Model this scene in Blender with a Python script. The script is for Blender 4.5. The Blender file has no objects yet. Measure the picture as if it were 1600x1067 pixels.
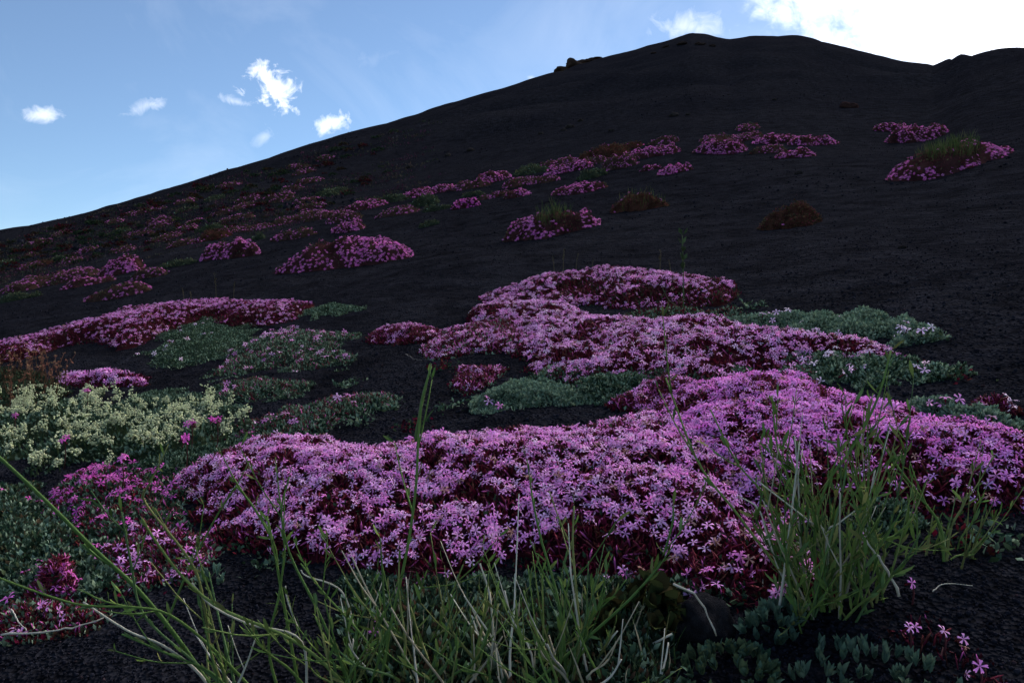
import bpy, math
import numpy as np
from mathutils import Matrix

# ------------------------------------------------------------------ camera, sky, sun, exposure
scn = bpy.context.scene
FPX = 1200.0                      # focal length in photograph pixels (1600 wide)
cam_d = bpy.data.cameras.new('camera')
cam = bpy.data.objects.new('camera', cam_d)
scn.collection.objects.link(cam)
cam.location = (0, 0, 0)
cam.rotation_euler = (math.radians(90), 0, 0)
cam_d.sensor_width = 36.0
cam_d.lens = FPX / 1600 * 36
cam_d.clip_start = 0.02
cam_d.clip_end = 3000
scn.camera = cam

SUN_EL, SUN_AZ = math.radians(15), math.radians(27)      # azimuth to the right of +Y
world = bpy.data.worlds.new('World')
scn.world = world
world.use_nodes = True
wn, wl = world.node_tree.nodes, world.node_tree.links
wn.clear()

def W(t, **kw):
    n = wn.new(t)
    for k, v in kw.items():
        setattr(n, k, v)
    return n

def wmath(op, a, b=None, clamp=False):
    n = W('ShaderNodeMath', operation=op, use_clamp=clamp)
    for i, v in enumerate((a, b)):
        if v is None:
            continue
        if isinstance(v, (int, float)):
            n.inputs[i].default_value = v
        else:
            wl.new(v, n.inputs[i])
    return n.outputs[0]

sky = W('ShaderNodeTexSky', sky_type='NISHITA', sun_disc=False, sun_elevation=SUN_EL, sun_rotation=SUN_AZ,
        altitude=2200, air_density=1.15, dust_density=0.5, ozone_density=2.6)
tc = W('ShaderNodeTexCoord')
DIR = tc.outputs['Generated']
n1 = W('ShaderNodeTexNoise'); n1.inputs['Scale'].default_value = 42; n1.inputs['Detail'].default_value = 8
n1.inputs['Roughness'].default_value = 0.62; n1.inputs['Distortion'].default_value = 0.6
wl.new(DIR, n1.inputs['Vector'])
n2 = W('ShaderNodeTexNoise'); n2.inputs['Scale'].default_value = 4.2; n2.inputs['Detail'].default_value = 6
n2.inputs['Roughness'].default_value = 0.6; n2.inputs['Distortion'].default_value = 0.9
wl.new(DIR, n2.inputs['Vector'])

def cdir(px, py):
    v = np.array([(px - 800) / FPX, 1.0, (533.5 - py) / FPX])
    return v / np.linalg.norm(v)

def cloud(px, py, w, h, rot, thick, noise_amp=1.5):
    """one small cumulus scrap at a fixed bearing: ellipsoidal falloff broken up by noise"""
    c = cdir(px, py)
    az, el = math.atan2(c[0], c[1]), math.asin(c[2])
    sub = W('ShaderNodeVectorMath', operation='SUBTRACT'); wl.new(DIR, sub.inputs[0]); sub.inputs[1].default_value = c
    m = W('ShaderNodeVectorRotate', rotation_type='Z_AXIS'); m.inputs['Angle'].default_value = az
    wl.new(sub.outputs[0], m.inputs['Vector'])
    m2 = W('ShaderNodeVectorRotate', rotation_type='Y_AXIS'); m2.inputs['Angle'].default_value = math.radians(rot)
    wl.new(m.outputs[0], m2.inputs['Vector'])
    sc_ = W('ShaderNodeVectorMath', operation='MULTIPLY'); wl.new(m2.outputs[0], sc_.inputs[0])
    sc_.inputs[1].default_value = (FPX / w * 2, 0.3, FPX / h * 2)
    ln = W('ShaderNodeVectorMath', operation='LENGTH'); wl.new(sc_.outputs[0], ln.inputs[0])
    v = wmath('SUBTRACT', 1.0, ln.outputs['Value'])
    nz = wmath('MULTIPLY', wmath('SUBTRACT', n1.outputs['Fac'], 0.54), noise_amp * 3.2)
    v = wmath('ADD', v, nz)
    near = wmath('SUBTRACT', 2.0, ln.outputs['Value'], True)
    v = wmath('MULTIPLY', wmath('MULTIPLY', v, thick * .62, True), near)
    return v

clouds = [cloud(424, 146, 74, 70, 35, 1.8), cloud(410, 115, 46, 60, 30, 1.6), cloud(372, 160, 60, 16, -8, .8, 1.0),
          cloud(68, 180, 56, 26, 0, 1.1, .8), cloud(235, 164, 66, 20, 24, .7, 1.0), cloud(519, 192, 66, 32, 18, 1.5, 1.1),
          cloud(412, 214, 44, 22, 35, .4, 1.0), cloud(1080, 42, 130, 46, -10, .7, .8), cloud(600, 88, 120, 30, 20, .12, 1.3),
          cloud(830, 122, 24, 14, 0, .7, .6)]
tot = clouds[0]
for c in clouds[1:]:
    tot = wmath('MAXIMUM', tot, c)
# bright cloud bank, enlarged above the view and brightened to light the flowers
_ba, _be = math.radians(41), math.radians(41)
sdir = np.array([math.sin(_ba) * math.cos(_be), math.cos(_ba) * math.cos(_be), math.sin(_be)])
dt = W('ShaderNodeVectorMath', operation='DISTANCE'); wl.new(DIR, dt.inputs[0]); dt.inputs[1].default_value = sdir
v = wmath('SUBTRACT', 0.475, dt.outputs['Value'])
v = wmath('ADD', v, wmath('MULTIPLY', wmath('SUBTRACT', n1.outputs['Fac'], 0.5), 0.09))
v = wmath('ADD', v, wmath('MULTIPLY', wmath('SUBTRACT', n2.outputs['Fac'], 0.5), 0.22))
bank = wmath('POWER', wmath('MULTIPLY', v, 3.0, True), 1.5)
# thin veil everywhere
veil = wmath('ADD', wmath('MULTIPLY', wmath('SUBTRACT', n2.outputs['Fac'], 0.46), 0.40, True), 0.03)
tot = wmath('MAXIMUM', tot, veil)
skm = W('ShaderNodeMix', data_type='RGBA', blend_type='MULTIPLY'); skm.inputs['Factor'].default_value = 1.0
wl.new(sky.outputs[0], skm.inputs['A']); skm.inputs['B'].default_value = (.63, .66, .70, 1)
mix = W('ShaderNodeMix', data_type='RGBA')
wl.new(tot, mix.inputs['Factor']); wl.new(skm.outputs['Result'], mix.inputs['A'])
mix.inputs['B'].default_value = (6.2, 6.4, 6.9, 1)
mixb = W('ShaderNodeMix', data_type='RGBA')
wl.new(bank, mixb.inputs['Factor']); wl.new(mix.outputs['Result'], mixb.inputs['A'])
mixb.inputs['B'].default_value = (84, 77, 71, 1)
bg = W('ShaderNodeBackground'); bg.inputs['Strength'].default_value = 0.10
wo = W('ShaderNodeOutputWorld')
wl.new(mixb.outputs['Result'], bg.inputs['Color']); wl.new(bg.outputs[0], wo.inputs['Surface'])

sun_d = bpy.data.lights.new('sun', 'SUN'); sun_d.energy = 2.5; sun_d.angle = math.radians(0.5); sun_d.color = (1, .93, .82)
sun = bpy.data.objects.new('sun', sun_d); scn.collection.objects.link(sun)
sun.rotation_euler = (math.radians(90) - SUN_EL, 0, math.pi - SUN_AZ)
sun.location = (60, 120, 90)
vs = scn.view_settings
vs.view_transform = 'Standard'; vs.look = 'None'; vs.gamma = 1; vs.use_curve_mapping = False
vs.exposure = 1.27
scn.cycles.use_denoising = True
scn.cycles.max_bounces = 3; scn.cycles.diffuse_bounces = 2; scn.cycles.caustics_reflective = False

# ------------------------------------------------------------------ numbers
rng = np.random.default_rng(7)

def _hash(ix, iy, seed):
    with np.errstate(over='ignore'):
        h = (ix.astype(np.int64) * 374761393 + iy.astype(np.int64) * 668265263 + seed * 1442695041) & 0xffffffff
        h = ((h ^ (h >> 13)) * 1274126177) & 0xffffffff
        h = h ^ (h >> 16)
    return (h & 0xffff) / 65535.0

def noise2(x, y, seed=0):
    x = np.asarray(x, float); y = np.asarray(y, float)
    ix, iy = np.floor(x), np.floor(y)
    fx, fy = x - ix, y - iy
    fx = fx * fx * (3 - 2 * fx); fy = fy * fy * (3 - 2 * fy)
    a = _hash(ix, iy, seed); b = _hash(ix + 1, iy, seed); c = _hash(ix, iy + 1, seed); d = _hash(ix + 1, iy + 1, seed)
    return (a + (b - a) * fx) * (1 - fy) + (c + (d - c) * fx) * fy - 0.5

def fbm(x, y, seed=0, oct=3):
    s = 0; amp = 1
    for i in range(oct):
        s = s + amp * noise2(x * 2 ** i, y * 2 ** i, seed + i * 17)
        amp *= .5
    return s

def smooth(x):
    x = np.clip(x, 0, 1)
    return x * x * (3 - 2 * x)

# ------------------------------------------------------------------ terrain as a height function
A_, B_, H_ = 0.15, 0.215, 0.40          # cross slope, up slope, camera height above the ash
SIL = [(-1400, 760), (-630, 553), (0, 370), (160, 325), (340, 272), (500, 226), (640, 185), (760, 148), (860, 118), (950, 92), (1010, 74),
       (1080, 54), (1105, 56), (1140, 62), (1180, 56), (1250, 58), (1300, 69), (1380, 89), (1455, 109), (1480, 104), (1520, 92), (1600, 76),
       (1750, 60), (2200, 20), (2800, -40)]
RID = [(-1400, 45), (0, 45), (500, 62), (860, 85), (1080, 110), (1300, 112), (1400, 96), (1440, 84), (1500, 40), (1600, 32), (2200, 26), (2800, 26)]
_az = np.arctan((np.array([p[0] for p in SIL]) - 800) / FPX)
_st = (533.5 - np.array([p[1] for p in SIL])) / FPX * np.cos(_az)
_raz = np.arctan((np.array([p[0] for p in RID]) - 800) / FPX)
_rr = np.array([p[1] for p in RID], float)
_azf = np.linspace(-1.2, 1.2, 1600)
_stf = np.interp(_azf, _az, _st)
_k = np.exp(-np.linspace(-2, 2, 13) ** 2); _k /= _k.sum()
_stf = np.convolve(np.pad(_stf, 6, mode='edge'), _k, 'valid')
_rrf = np.interp(_azf, _raz, _rr)
_k = np.exp(-np.linspace(-2, 2, 41) ** 2); _k /= _k.sum()
_rrf = np.convolve(np.pad(_rrf, 20, mode='edge'), _k, 'valid')

def zt(x, y):
    x = np.asarray(x, float); y = np.asarray(y, float)
    r = np.maximum(np.hypot(x, y), 1e-3)
    az = np.arctan2(x, y)
    P = A_ * np.sin(az) + B_ * np.cos(az)
    ac = np.clip(az, -1.2, 1.2)
    S = np.interp(ac, _azf, _stf); R = np.interp(ac, _azf, _rrf)
    side = smooth((1.9 - np.abs(az)) / 0.75)
    S = S * side + (P - H_ / R) * (1 - side)
    xx = np.log(np.maximum(r, 2.5) / 2.5) / np.log(R / 2.5)
    w = smooth(np.minimum(xx, 1) ** 0.85)
    e = P - H_ / r + w * (S - (P - H_ / R))
    over = np.maximum(r / R - 1, 0)
    e = e - 0.30 * over ** 2
    z = np.maximum(r * e, -70 - 0.02 * r)
    far = np.clip((r - 6) / 20, 0, 1)
    z = z + fbm(x * 1.1 + y * .35, y * .9, 5) * 0.035 * smooth((r - .6) / 3) * (1 - smooth((r - 25) / 15))
    # gullies and benches on the upper flank
    z = z + far * (1 - smooth((r - .80 * R) / (.20 * R))) * (fbm(x * .09 + y * .10, (y - .45 * x) * .22, 11) * 0.9)
    z = z + fbm(x * 9, y * 9, 3, 3) * 0.008 * (1 - smooth((r - 4) / 6))
    z = z + fbm(x * .9, y * .9, 31, 2) * .10 * smooth((r - .7 * R) / (.3 * R))
    return z

def zn(x, y, e=0.02):
    x = np.asarray(x, float); y = np.asarray(y, float)
    e = np.maximum(0.02, np.hypot(x, y) * .02)
    gx = (zt(x + e, y) - zt(x - e, y)) / (2 * e); gy = (zt(x, y + e) - zt(x, y - e)) / (2 * e)
    n = np.stack([-gx, -gy, np.ones_like(gx)], -1)
    return n / np.linalg.norm(n, axis=-1, keepdims=True)

_YS = np.exp(np.linspace(math.log(0.28), math.log(150), 900))

def hit(px, py, off=0.0):
    """where the ray of a photograph pixel meets the ground (raised by off): returns (x, y)"""
    px = np.atleast_1d(np.asarray(px, float)); py = np.atleast_1d(np.asarray(py, float))
    off = np.broadcast_to(np.asarray(off, float), px.shape)
    u = (px - 800) / FPX; v = (533.5 - py) / FPX
    X = u[:, None] * _YS[None]; Y = np.broadcast_to(_YS[None], X.shape); Z = v[:, None] * _YS[None]
    below = Z < zt(X, Y) + off[:, None]
    i = np.argmax(below, 1)
    i = np.where(below.any(1), i, len(_YS) - 1)
    i = np.maximum(i, 1)
    r = np.arange(len(px))
    d0 = Z[r, i - 1] - zt(X[r, i - 1], Y[r, i - 1]) - off; d1 = Z[r, i] - zt(X[r, i], Y[r, i]) - off
    t = np.clip(d0 / np.where(abs(d0 - d1) < 1e-9, 1, d0 - d1), 0, 1)
    yy = _YS[i - 1] + (_YS[i] - _YS[i - 1]) * t
    return np.stack([u * yy, yy], 1)

def at(px, py, depth):
    return np.array([(px - 800) / FPX * depth, depth, (533.5 - py) / FPX * depth])

def proj(p):
    p = np.asarray(p)
    return 800 + FPX * p[..., 0] / p[..., 1], 533.5 - FPX * p[..., 2] / p[..., 1]

# ------------------------------------------------------------------ materials
def newmat(name):
    m = bpy.data.materials.new(name); m.use_nodes = True
    nt = m.node_tree
    b = nt.nodes['Principled BSDF']
    return m, nt.nodes, nt.links, b

def plant_mat(name, rough, spec, trans=0.0, nscale=60, namt=.35):
    m, n, l, b = newmat(name)
    at_ = n.new('ShaderNodeAttribute'); at_.attribute_name = 'Col'
    t = n.new('ShaderNodeTexCoord')
    nz = n.new('ShaderNodeTexNoise'); nz.inputs['Scale'].default_value = nscale; nz.inputs['Detail'].default_value = 3
    l.new(t.outputs['Object'], nz.inputs['Vector'])
    mr = n.new('ShaderNodeMapRange'); mr.inputs['To Min'].default_value = 1 - namt; mr.inputs['To Max'].default_value = 1 + namt
    l.new(nz.outputs['Fac'], mr.inputs['Value'])
    mx = n.new('ShaderNodeMix'); mx.data_type = 'RGBA'; mx.blend_type = 'MULTIPLY'; mx.inputs['Factor'].default_value = 1
    l.new(at_.outputs['Color'], mx.inputs['A']); l.new(mr.outputs[0], mx.inputs['B'])
    l.new(mx.outputs['Result'], b.inputs['Base Color'])
    b.inputs['Roughness'].default_value = rough; b.inputs['Specular IOR Level'].default_value = spec
    if trans:
        tr = n.new('ShaderNodeBsdfTranslucent'); l.new(mx.outputs['Result'], tr.inputs['Color'])
        ms = n.new('ShaderNodeMixShader'); ms.inputs[0].default_value = trans
        l.new(b.outputs[0], ms.inputs[1]); l.new(tr.outputs[0], ms.inputs[2])
        l.new(ms.outputs[0], n['Material Output'].inputs['Surface'])
    return m

M_PETAL = plant_mat('petal', .9, 0.0, .35, 200, .12)
M_LEAF = plant_mat('leaf', .9, 0.0, .15, 40, .4)
M_STEM = plant_mat('stem', .7, .08, 0, 90, .3)
M_DRY = plant_mat('dry_twig', .7, .2, 0, 150, .35)

def ash_mat():
    m, n, l, b = newmat('volcanic_ash')
    t = n.new('ShaderNodeTexCoord')
    def noise(s, d=4, r=.6):
        q = n.new('ShaderNodeTexNoise'); q.inputs['Scale'].default_value = s; q.inputs['Detail'].default_value = d
        q.inputs['Roughness'].default_value = r
        l.new(t.outputs['Object'], q.inputs['Vector']); return q
    a, c, f = noise(.35, 6), noise(7, 5), noise(160, 3)
    vo = n.new('ShaderNodeTexVoronoi'); vo.inputs['Scale'].default_value = 210; l.new(t.outputs['Object'], vo.inputs['Vector'])
    vo2 = n.new('ShaderNodeTexVoronoi'); vo2.inputs['Scale'].default_value = 28; l.new(t.outputs['Object'], vo2.inputs['Vector'])
    r1 = n.new('ShaderNodeValToRGB'); e = r1.color_ramp.elements
    e[0].position = .3; e[0].color = (.0080, .0086, .0122, 1); e[1].position = .75; e[1].color = (.0138, .0142, .0182, 1)
    l.new(a.outputs['Fac'], r1.inputs[0])
    mr = n.new('ShaderNodeMapRange'); mr.inputs['From Min'].default_value = .3; mr.inputs['From Max'].default_value = .7
    mr.inputs['To Min'].default_value = .55; mr.inputs['To Max'].default_value = 1.5
    l.new(c.outputs['Fac'], mr.inputs['Value'])
    m1 = n.new('ShaderNodeMix'); m1.data_type = 'RGBA'; m1.blend_type = 'MULTIPLY'; m1.inputs['Factor'].default_value = 1
    l.new(r1.outputs[0], m1.inputs['A']); l.new(mr.outputs[0], m1.inputs['B'])
    sx = n.new('ShaderNodeSeparateColor'); l.new(vo.outputs['Color'], sx.inputs[0])
    mr2 = n.new('ShaderNodeMapRange'); mr2.inputs['To Min'].default_value = .5; mr2.inputs['To Max'].default_value = 1.6
    l.new(sx.outputs[0], mr2.inputs['Value'])
    m2 = n.new('ShaderNodeMix'); m2.data_type = 'RGBA'; m2.blend_type = 'MULTIPLY'; m2.inputs['Factor'].default_value = 1
    l.new(m1.outputs['Result'], m2.inputs['A']); l.new(mr2.outputs[0], m2.inputs['B'])
    l.new(m2.outputs['Result'], b.inputs['Base Color'])
    b.inputs['Roughness'].default_value = 1; b.inputs['Specular IOR Level'].default_value = 0
    ad = n.new('ShaderNodeMath'); ad.operation = 'ADD'; l.new(vo.outputs['Distance'], ad.inputs[0]); 
    mm = n.new('ShaderNodeMath'); mm.operation = 'MULTIPLY'; mm.inputs[1].default_value = 3.0
    l.new(vo2.outputs['Distance'], mm.inputs[0]); l.new(mm.outputs[0], ad.inputs[1])
    bp = n.new('ShaderNodeBump'); bp.inputs['Strength'].default_value = .9; bp.inputs['Distance'].default_value = .006
    l.new(ad.outputs[0], bp.inputs['Height'])
    bp2 = n.new('ShaderNodeBump'); bp2.inputs['Strength'].default_value = .5; bp2.inputs['Distance'].default_value = .05
    l.new(c.outputs['Fac'], bp2.inputs['Height']); l.new(bp.outputs[0], bp2.inputs['Normal'])
    l.new(bp2.outputs[0], b.inputs['Normal'])
    return m
M_ASH = ash_mat()

def rock_mat():
    m, n, l, b = newmat('lava_rock')
    t = n.new('ShaderNodeTexCoord')
    at_ = n.new('ShaderNodeAttribute'); at_.attribute_name = 'Col'
    q = n.new('ShaderNodeTexNoise'); q.inputs['Scale'].default_value = 30; q.inputs['Detail'].default_value = 6
    l.new(t.outputs['Object'], q.inputs['Vector'])
    mr = n.new('ShaderNodeMapRange'); mr.inputs['To Min'].default_value = .4; mr.inputs['To Max'].default_value = 1.6
    l.new(q.outputs['Fac'], mr.inputs['Value'])
    mx = n.new('ShaderNodeMix'); mx.data_type = 'RGBA'; mx.blend_type = 'MULTIPLY'; mx.inputs['Factor'].default_value = 1
    l.new(at_.outputs['Color'], mx.inputs['A']); l.new(mr.outputs[0], mx.inputs['B'])
    l.new(mx.outputs['Result'], b.inputs['Base Color'])
    b.inputs['Roughness'].default_value = 1; b.inputs['Specular IOR Level'].default_value = 0
    bp = n.new('ShaderNodeBump'); bp.inputs['Strength'].default_value = .8; bp.inputs['Distance'].default_value = .01
    l.new(q.outputs['Fac'], bp.inputs['Height']); l.new(bp.outputs[0], b.inputs['Normal'])
    return m
M_ROCK = rock_mat()

# ------------------------------------------------------------------ mesh helpers
def mesh(name, v, f, mat, col=None, smooth_=False):
    """v (n,3), f (m,3|4) int, col (n,3)"""
    v = np.ascontiguousarray(v, np.float32); f = np.ascontiguousarray(f, np.int32)
    k = f.shape[1]
    me = bpy.data.meshes.new(name)
    me.vertices.add(len(v)); me.vertices.foreach_set('co', v.ravel())
    me.loops.add(f.size); me.loops.foreach_set('vertex_index', f.ravel())
    me.polygons.add(len(f)); me.polygons.foreach_set('loop_start', np.arange(len(f), dtype=np.int32) * k)
    if smooth_:
        me.polygons.foreach_set('use_smooth', np.ones(len(f), bool))
    if col is not None:
        a = me.color_attributes.new('Col', 'FLOAT_COLOR', 'POINT')
        c = np.ones((len(v), 4), np.float32); c[:, :3] = col
        a.data.foreach_set('color', c.ravel())
    me.update(calc_edges=True); me.validate()
    me.materials.append(mat)
    return me

def link(name, data, parent=None, loc=None):
    o = bpy.data.objects.new(name, data)
    scn.collection.objects.link(o)
    if parent is not None:
        o.parent = parent
    if loc is not None:
        o.location = loc
    return o

def tag(o, label, cat, group=None):
    o['label'] = label; o['category'] = cat
    if group:
        o['group'] = group
    return o

def thing(name, label, cat, loc, group=None):
    return tag(link(name, None, None, loc), label, cat, group)

def stuff(o):
    o['kind'] = 'stuff'; return o

def frames(n, spin=None, r=rng):
    """orthonormal frames (m,3,3) whose third column is the direction n, spun at random"""
    n = n / np.linalg.norm(n, axis=1, keepdims=True)
    ref = np.where(np.abs(n[:, 2:3]) < .9, np.array([[0, 0, 1.]]), np.array([[1., 0, 0]]))
    x = np.cross(ref, n); x /= np.linalg.norm(x, axis=1, keepdims=True)
    y = np.cross(n, x)
    a = r.uniform(0, 2 * math.pi, len(n)) if spin is None else spin
    c, s = np.cos(a)[:, None], np.sin(a)[:, None]
    return np.stack([x * c + y * s, -x * s + y * c, n], 2)

def scatter(tv, tf, pos, fr, sc, tcol, tint=None):
    """n copies of a template -> v, f, col. sc (n,) or (n,3); tcol (k,3); tint (n,3) multiplies"""
    n = len(pos); k = len(tv)
    sc = np.asarray(sc, float)
    if sc.ndim == 1:
        sc = np.repeat(sc[:, None], 3, 1)
    loc = tv[None] * sc[:, None, :]
    v = np.einsum('nij,nkj->nki', fr, loc) + pos[:, None]
    f = tf[None] + (np.arange(n) * k)[:, None, None]
    c = np.broadcast_to(tcol[None], (n, k, 3))
    if tint is not None:
        c = c * tint[:, None]
    return v.reshape(-1, 3), f.reshape(-1, tf.shape[1]), np.ascontiguousarray(c).reshape(-1, 3)

def cat_(parts):
    V, F, C = [], [], []
    o = 0
    for v, f, c in parts:
        V.append(v); F.append(f + o); C.append(c); o += len(v)
    return np.concatenate(V), np.concatenate(F), np.concatenate(C)

# ---- templates (unit size)
def flower_template(seed, notch=.86, width=.215, droop=.0, tube=1.3, petals=(1, 1, 1), eye=(.75, .5, .7)):
    r = np.random.default_rng(seed)
    V, F, C = [], [], []
    a0 = 0
    for i in range(5):
        a = a0 + i * 2 * math.pi / 5 + r.normal(0, .10)
        L = r.uniform(.86, 1.08); w = width * r.uniform(.85, 1.15); cu = r.uniform(-.02, .16); ti = r.normal(0, .06)
        b = len(V)
        for (q, s, z) in ((.06, -.25, 0), (.06, .25, 0), (.55, -.62, .10), (.55, .62, .10), (.88, -1.0, cu), (.88, 1.0, cu),
                          (1.0, -.62, cu - .08), (1.0, .62, cu - .08), (notch, 0, cu + .02)):
            xx, yy = q * L, s * w
            V.append((xx * math.cos(a) - yy * math.sin(a), xx * math.sin(a) + yy * math.cos(a), z + ti * q - droop * q * q))
            C.append(np.array(petals) * (0.72 if q < .1 else 1.0) * (1 if q < .9 else 1.06))
        F += [(b, b + 1, b + 3), (b, b + 3, b + 2), (b + 2, b + 3, b + 8), (b + 2, b + 8, b + 4), (b + 3, b + 5, b + 8), (b + 4, b + 8, b + 6), (b + 5, b + 7, b + 8)]
    b = len(V)
    for i in range(4):                                    # calyx tube, wine red
        a = i * math.pi / 2
        V.append((.13 * math.cos(a), .13 * math.sin(a), -.06)); C.append((.16, .03, .05))
    for i in range(4):
        a = i * math.pi / 2 + .3
        V.append((.15 * math.cos(a), .15 * math.sin(a), -tube)); C.append((.10, .016, .025))
    for i in range(4):
        j = (i + 1) % 4
        F += [(b + i, b + 4 + i, b + 4 + j), (b + i, b + 4 + j, b + j)]
    return np.array(V, float), np.array(F), np.array(C, float)

PINK = np.array([.90, .27, .76])
PALE = np.array([.96, .66, .97])
DEEP = np.array([.70, .10, .52])
FLW = [flower_template(i, droop=[0, .12, .25, .05][i % 4], petals=(1, 1, 1)) for i in range(8)]

def flower_tints(n, pink, pale, r=rng, wither=.05):
    t = np.clip(r.beta(1.0, 1.5, n), 0, 1)[:, None]
    c = pink * (1 - t) + pale * t
    c = c * r.uniform(.78, 1.15, n)[:, None]
    old = r.random(n) < wither                                # a few withered blooms
    c[old] = np.array([.46, .26, .24]) * r.uniform(.6, 1.2, (old.sum(), 1))
    return np.minimum(c, .97)

LEAF_V = np.array([(0, 0, 0), (.42, -.24, .06), (.42, .24, .06), (.8, -.17, .06), (.8, .17, .06), (1, 0, 0)], float)
LEAF_F = np.array([(0, 1, 2), (1, 3, 2), (2, 3, 4), (3, 5, 4)])
LEAF_S = (np.array([(0, 0, 0), (.55, -.25, .05), (.55, .25, .05), (1, 0, 0)], float), np.array([(0, 1, 2), (1, 3, 2)]))
OCT_V = np.array([(1, 0, 0), (-1, 0, 0), (0, 1, 0), (0, -1, 0), (0, 0, 1), (0, 0, -1)], float)
OCT_F = np.array([(0, 2, 4), (2, 1, 4), (1, 3, 4), (3, 0, 4), (2, 0, 5), (1, 2, 5), (3, 1, 5), (0, 3, 5)])
ICO_V = None
def ico():
    t = (1 + 5 ** .5) / 2
    v = np.array([(-1, t, 0), (1, t, 0), (-1, -t, 0), (1, -t, 0), (0, -1, t), (0, 1, t), (0, -1, -t), (0, 1, -t), (t, 0, -1), (t, 0, 1), (-t, 0, -1), (-t, 0, 1)], float)
    f = np.array([(0, 11, 5), (0, 5, 1), (0, 1, 7), (0, 7, 10), (0, 10, 11), (1, 5, 9), (5, 11, 4), (11, 10, 2), (10, 7, 6), (7, 1, 8), (3, 9, 4), (3, 4, 2), (3, 2, 6), (3, 6, 8), (3, 8, 9), (4, 9, 5), (2, 4, 11), (6, 2, 10), (8, 6, 7), (9, 8, 1)])
    return v / np.linalg.norm(v[0]), f
ICO_V, ICO_F = ico()

def dir_cone(n, spread, r=rng):
    """normals jittered: spread 0 = along n, 1 = very wild"""
    j = r.normal(0, 1, n.shape)
    d = n + spread * j
    return d / np.linalg.norm(d, axis=1, keepdims=True)

def tube(pts, rad, sides=5, col=(.05, .09, .03), col2=None):
    pts = np.asarray(pts, float); n = len(pts)
    rad = np.broadcast_to(np.asarray(rad, float), (n,))
    tg = np.gradient(pts, axis=0); tg /= np.linalg.norm(tg, axis=1, keepdims=True) + 1e-12
    fr = frames(tg, np.zeros(n))
    a = np.arange(sides) * 2 * math.pi / sides
    ring = np.stack([np.cos(a), np.sin(a), np.zeros(sides)], 1)
    v = np.einsum('nij,kj->nki', fr, ring) * rad[:, None, None] + pts[:, None]
    v = v.reshape(-1, 3)
    f = []
    for i in range(n - 1):
        for j in range(sides):
            k = (j + 1) % sides
            a0, b0, c0, d0 = i * sides + j, i * sides + k, (i + 1) * sides + k, (i + 1) * sides + j
            f += [(a0, b0, c0), (a0, c0, d0)]
    for j in range(1, sides - 1):
        f.append((0, j + 1, j)); o = (n - 1) * sides; f.append((o, o + j, o + j + 1))
    col = np.asarray(col, float); col2 = col if col2 is None else np.asarray(col2, float)
    t = np.repeat(np.linspace(0, 1, n), sides)[:, None]
    return v, np.array(f), col * (1 - t) + col2 * t

def spline(pts, n=14):
    """smooth curve through points (Catmull-Rom)"""
    p = np.asarray(pts, float)
    p = np.concatenate([[2 * p[0] - p[1]], p, [2 * p[-1] - p[-2]]])
    m = len(p) - 3
    ts = np.linspace(0, m - 1e-6, n)
    out = []
    for t in ts:
        i = int(t); u = t - i
        a, b, c, d = p[i:i + 4]
        out.append(.5 * (2 * b + (c - a) * u + (2 * a - 5 * b + 4 * c - d) * u * u + (3 * b - a - 3 * c + d) * u ** 3))
    return np.array(out)

# ------------------------------------------------------------------ the setting: one sheet of black ash
def build_terrain():
    az = np.concatenate([np.linspace(-.80, .80, 420), np.linspace(.80, 2 * math.pi - .80, 90)[1:-1]])
    r = np.exp(np.linspace(math.log(.14), math.log(900), 340))
    Rr, Az = np.meshgrid(r, az, indexing='ij')
    X, Y = Rr * np.sin(Az), Rr * np.cos(Az)
    Z = zt(X, Y)
    nr, na = X.shape
    v = np.stack([X, Y, Z], -1).reshape(-1, 3)
    i, j = np.meshgrid(np.arange(nr - 1), np.arange(na), indexing='ij')
    k = (j + 1) % na
    f = np.stack([i * na + j, i * na + k, (i + 1) * na + k, (i + 1) * na + j], -1).reshape(-1, 4)[:, ::-1]
    me = mesh('volcanic_slope', v, f, M_ASH, None, True)
    o = link('volcanic_slope', me); o['kind'] = 'structure'
    # close the small hole straight under the camera
    rim = v[:na]; c = np.array([[0, 0, float(zt(0, 0))]])
    f = np.stack([np.full(na, na), np.arange(na), (np.arange(na) + 1) % na], 1)[:, ::-1]
    o2 = link('ground_patch', mesh('ground_patch', np.concatenate([rim, c]), f, M_ASH)); o2.parent = o
build_terrain()

def grains(n, y0, y1, s0, s1, seed, u0=-.75, u1=.75):
    """cinders over a wedge of ground between two distances"""
    r = np.random.default_rng(seed)
    yy = y0 * (y1 / y0) ** r.random(n)
    p = np.column_stack([r.uniform(u0, u1, n) * yy, yy])
    s = s0 * (s1 / s0) ** r.beta(1, 2.6, n)
    pos = np.column_stack([p, zt(p[:, 0], p[:, 1]) + s * .2])
    fr = frames(r.normal(0, 1, (n, 3)), None, r)
    sc = s[:, None] * r.uniform(.6, 1.2, (n, 3))
    tint = np.repeat(r.uniform(.6, 1.5, n)[:, None], 3, 1) * np.array([1, .97, 1.0])
    tint[r.random(n) < .05] *= np.array([1.9, 1.3, 1.1])
    return scatter(OCT_V, OCT_F, pos, fr, sc, np.tile(np.array([.0120, .0128, .0180]), (6, 1)), tint)

def build_gravel():
    v, f, c = cat_([grains(26000, .45, 1.1, .0010, .0040, 1), grains(14000, 1.1, 4, .0018, .007, 2),
                    grains(6000, 4, 14, .004, .014, 3), grains(4000, 14, 75, .010, .04, 4), grains(2500, 8, 45, .012, .07, 5, -.7, -.2)])
    o = stuff(link('gravel', mesh('gravel', v, f, M_ROCK, c)))
    o['label'] = 'loose black cinder grains strewn over the volcanic slope'; o['category'] = 'gravel'
build_gravel()

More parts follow.
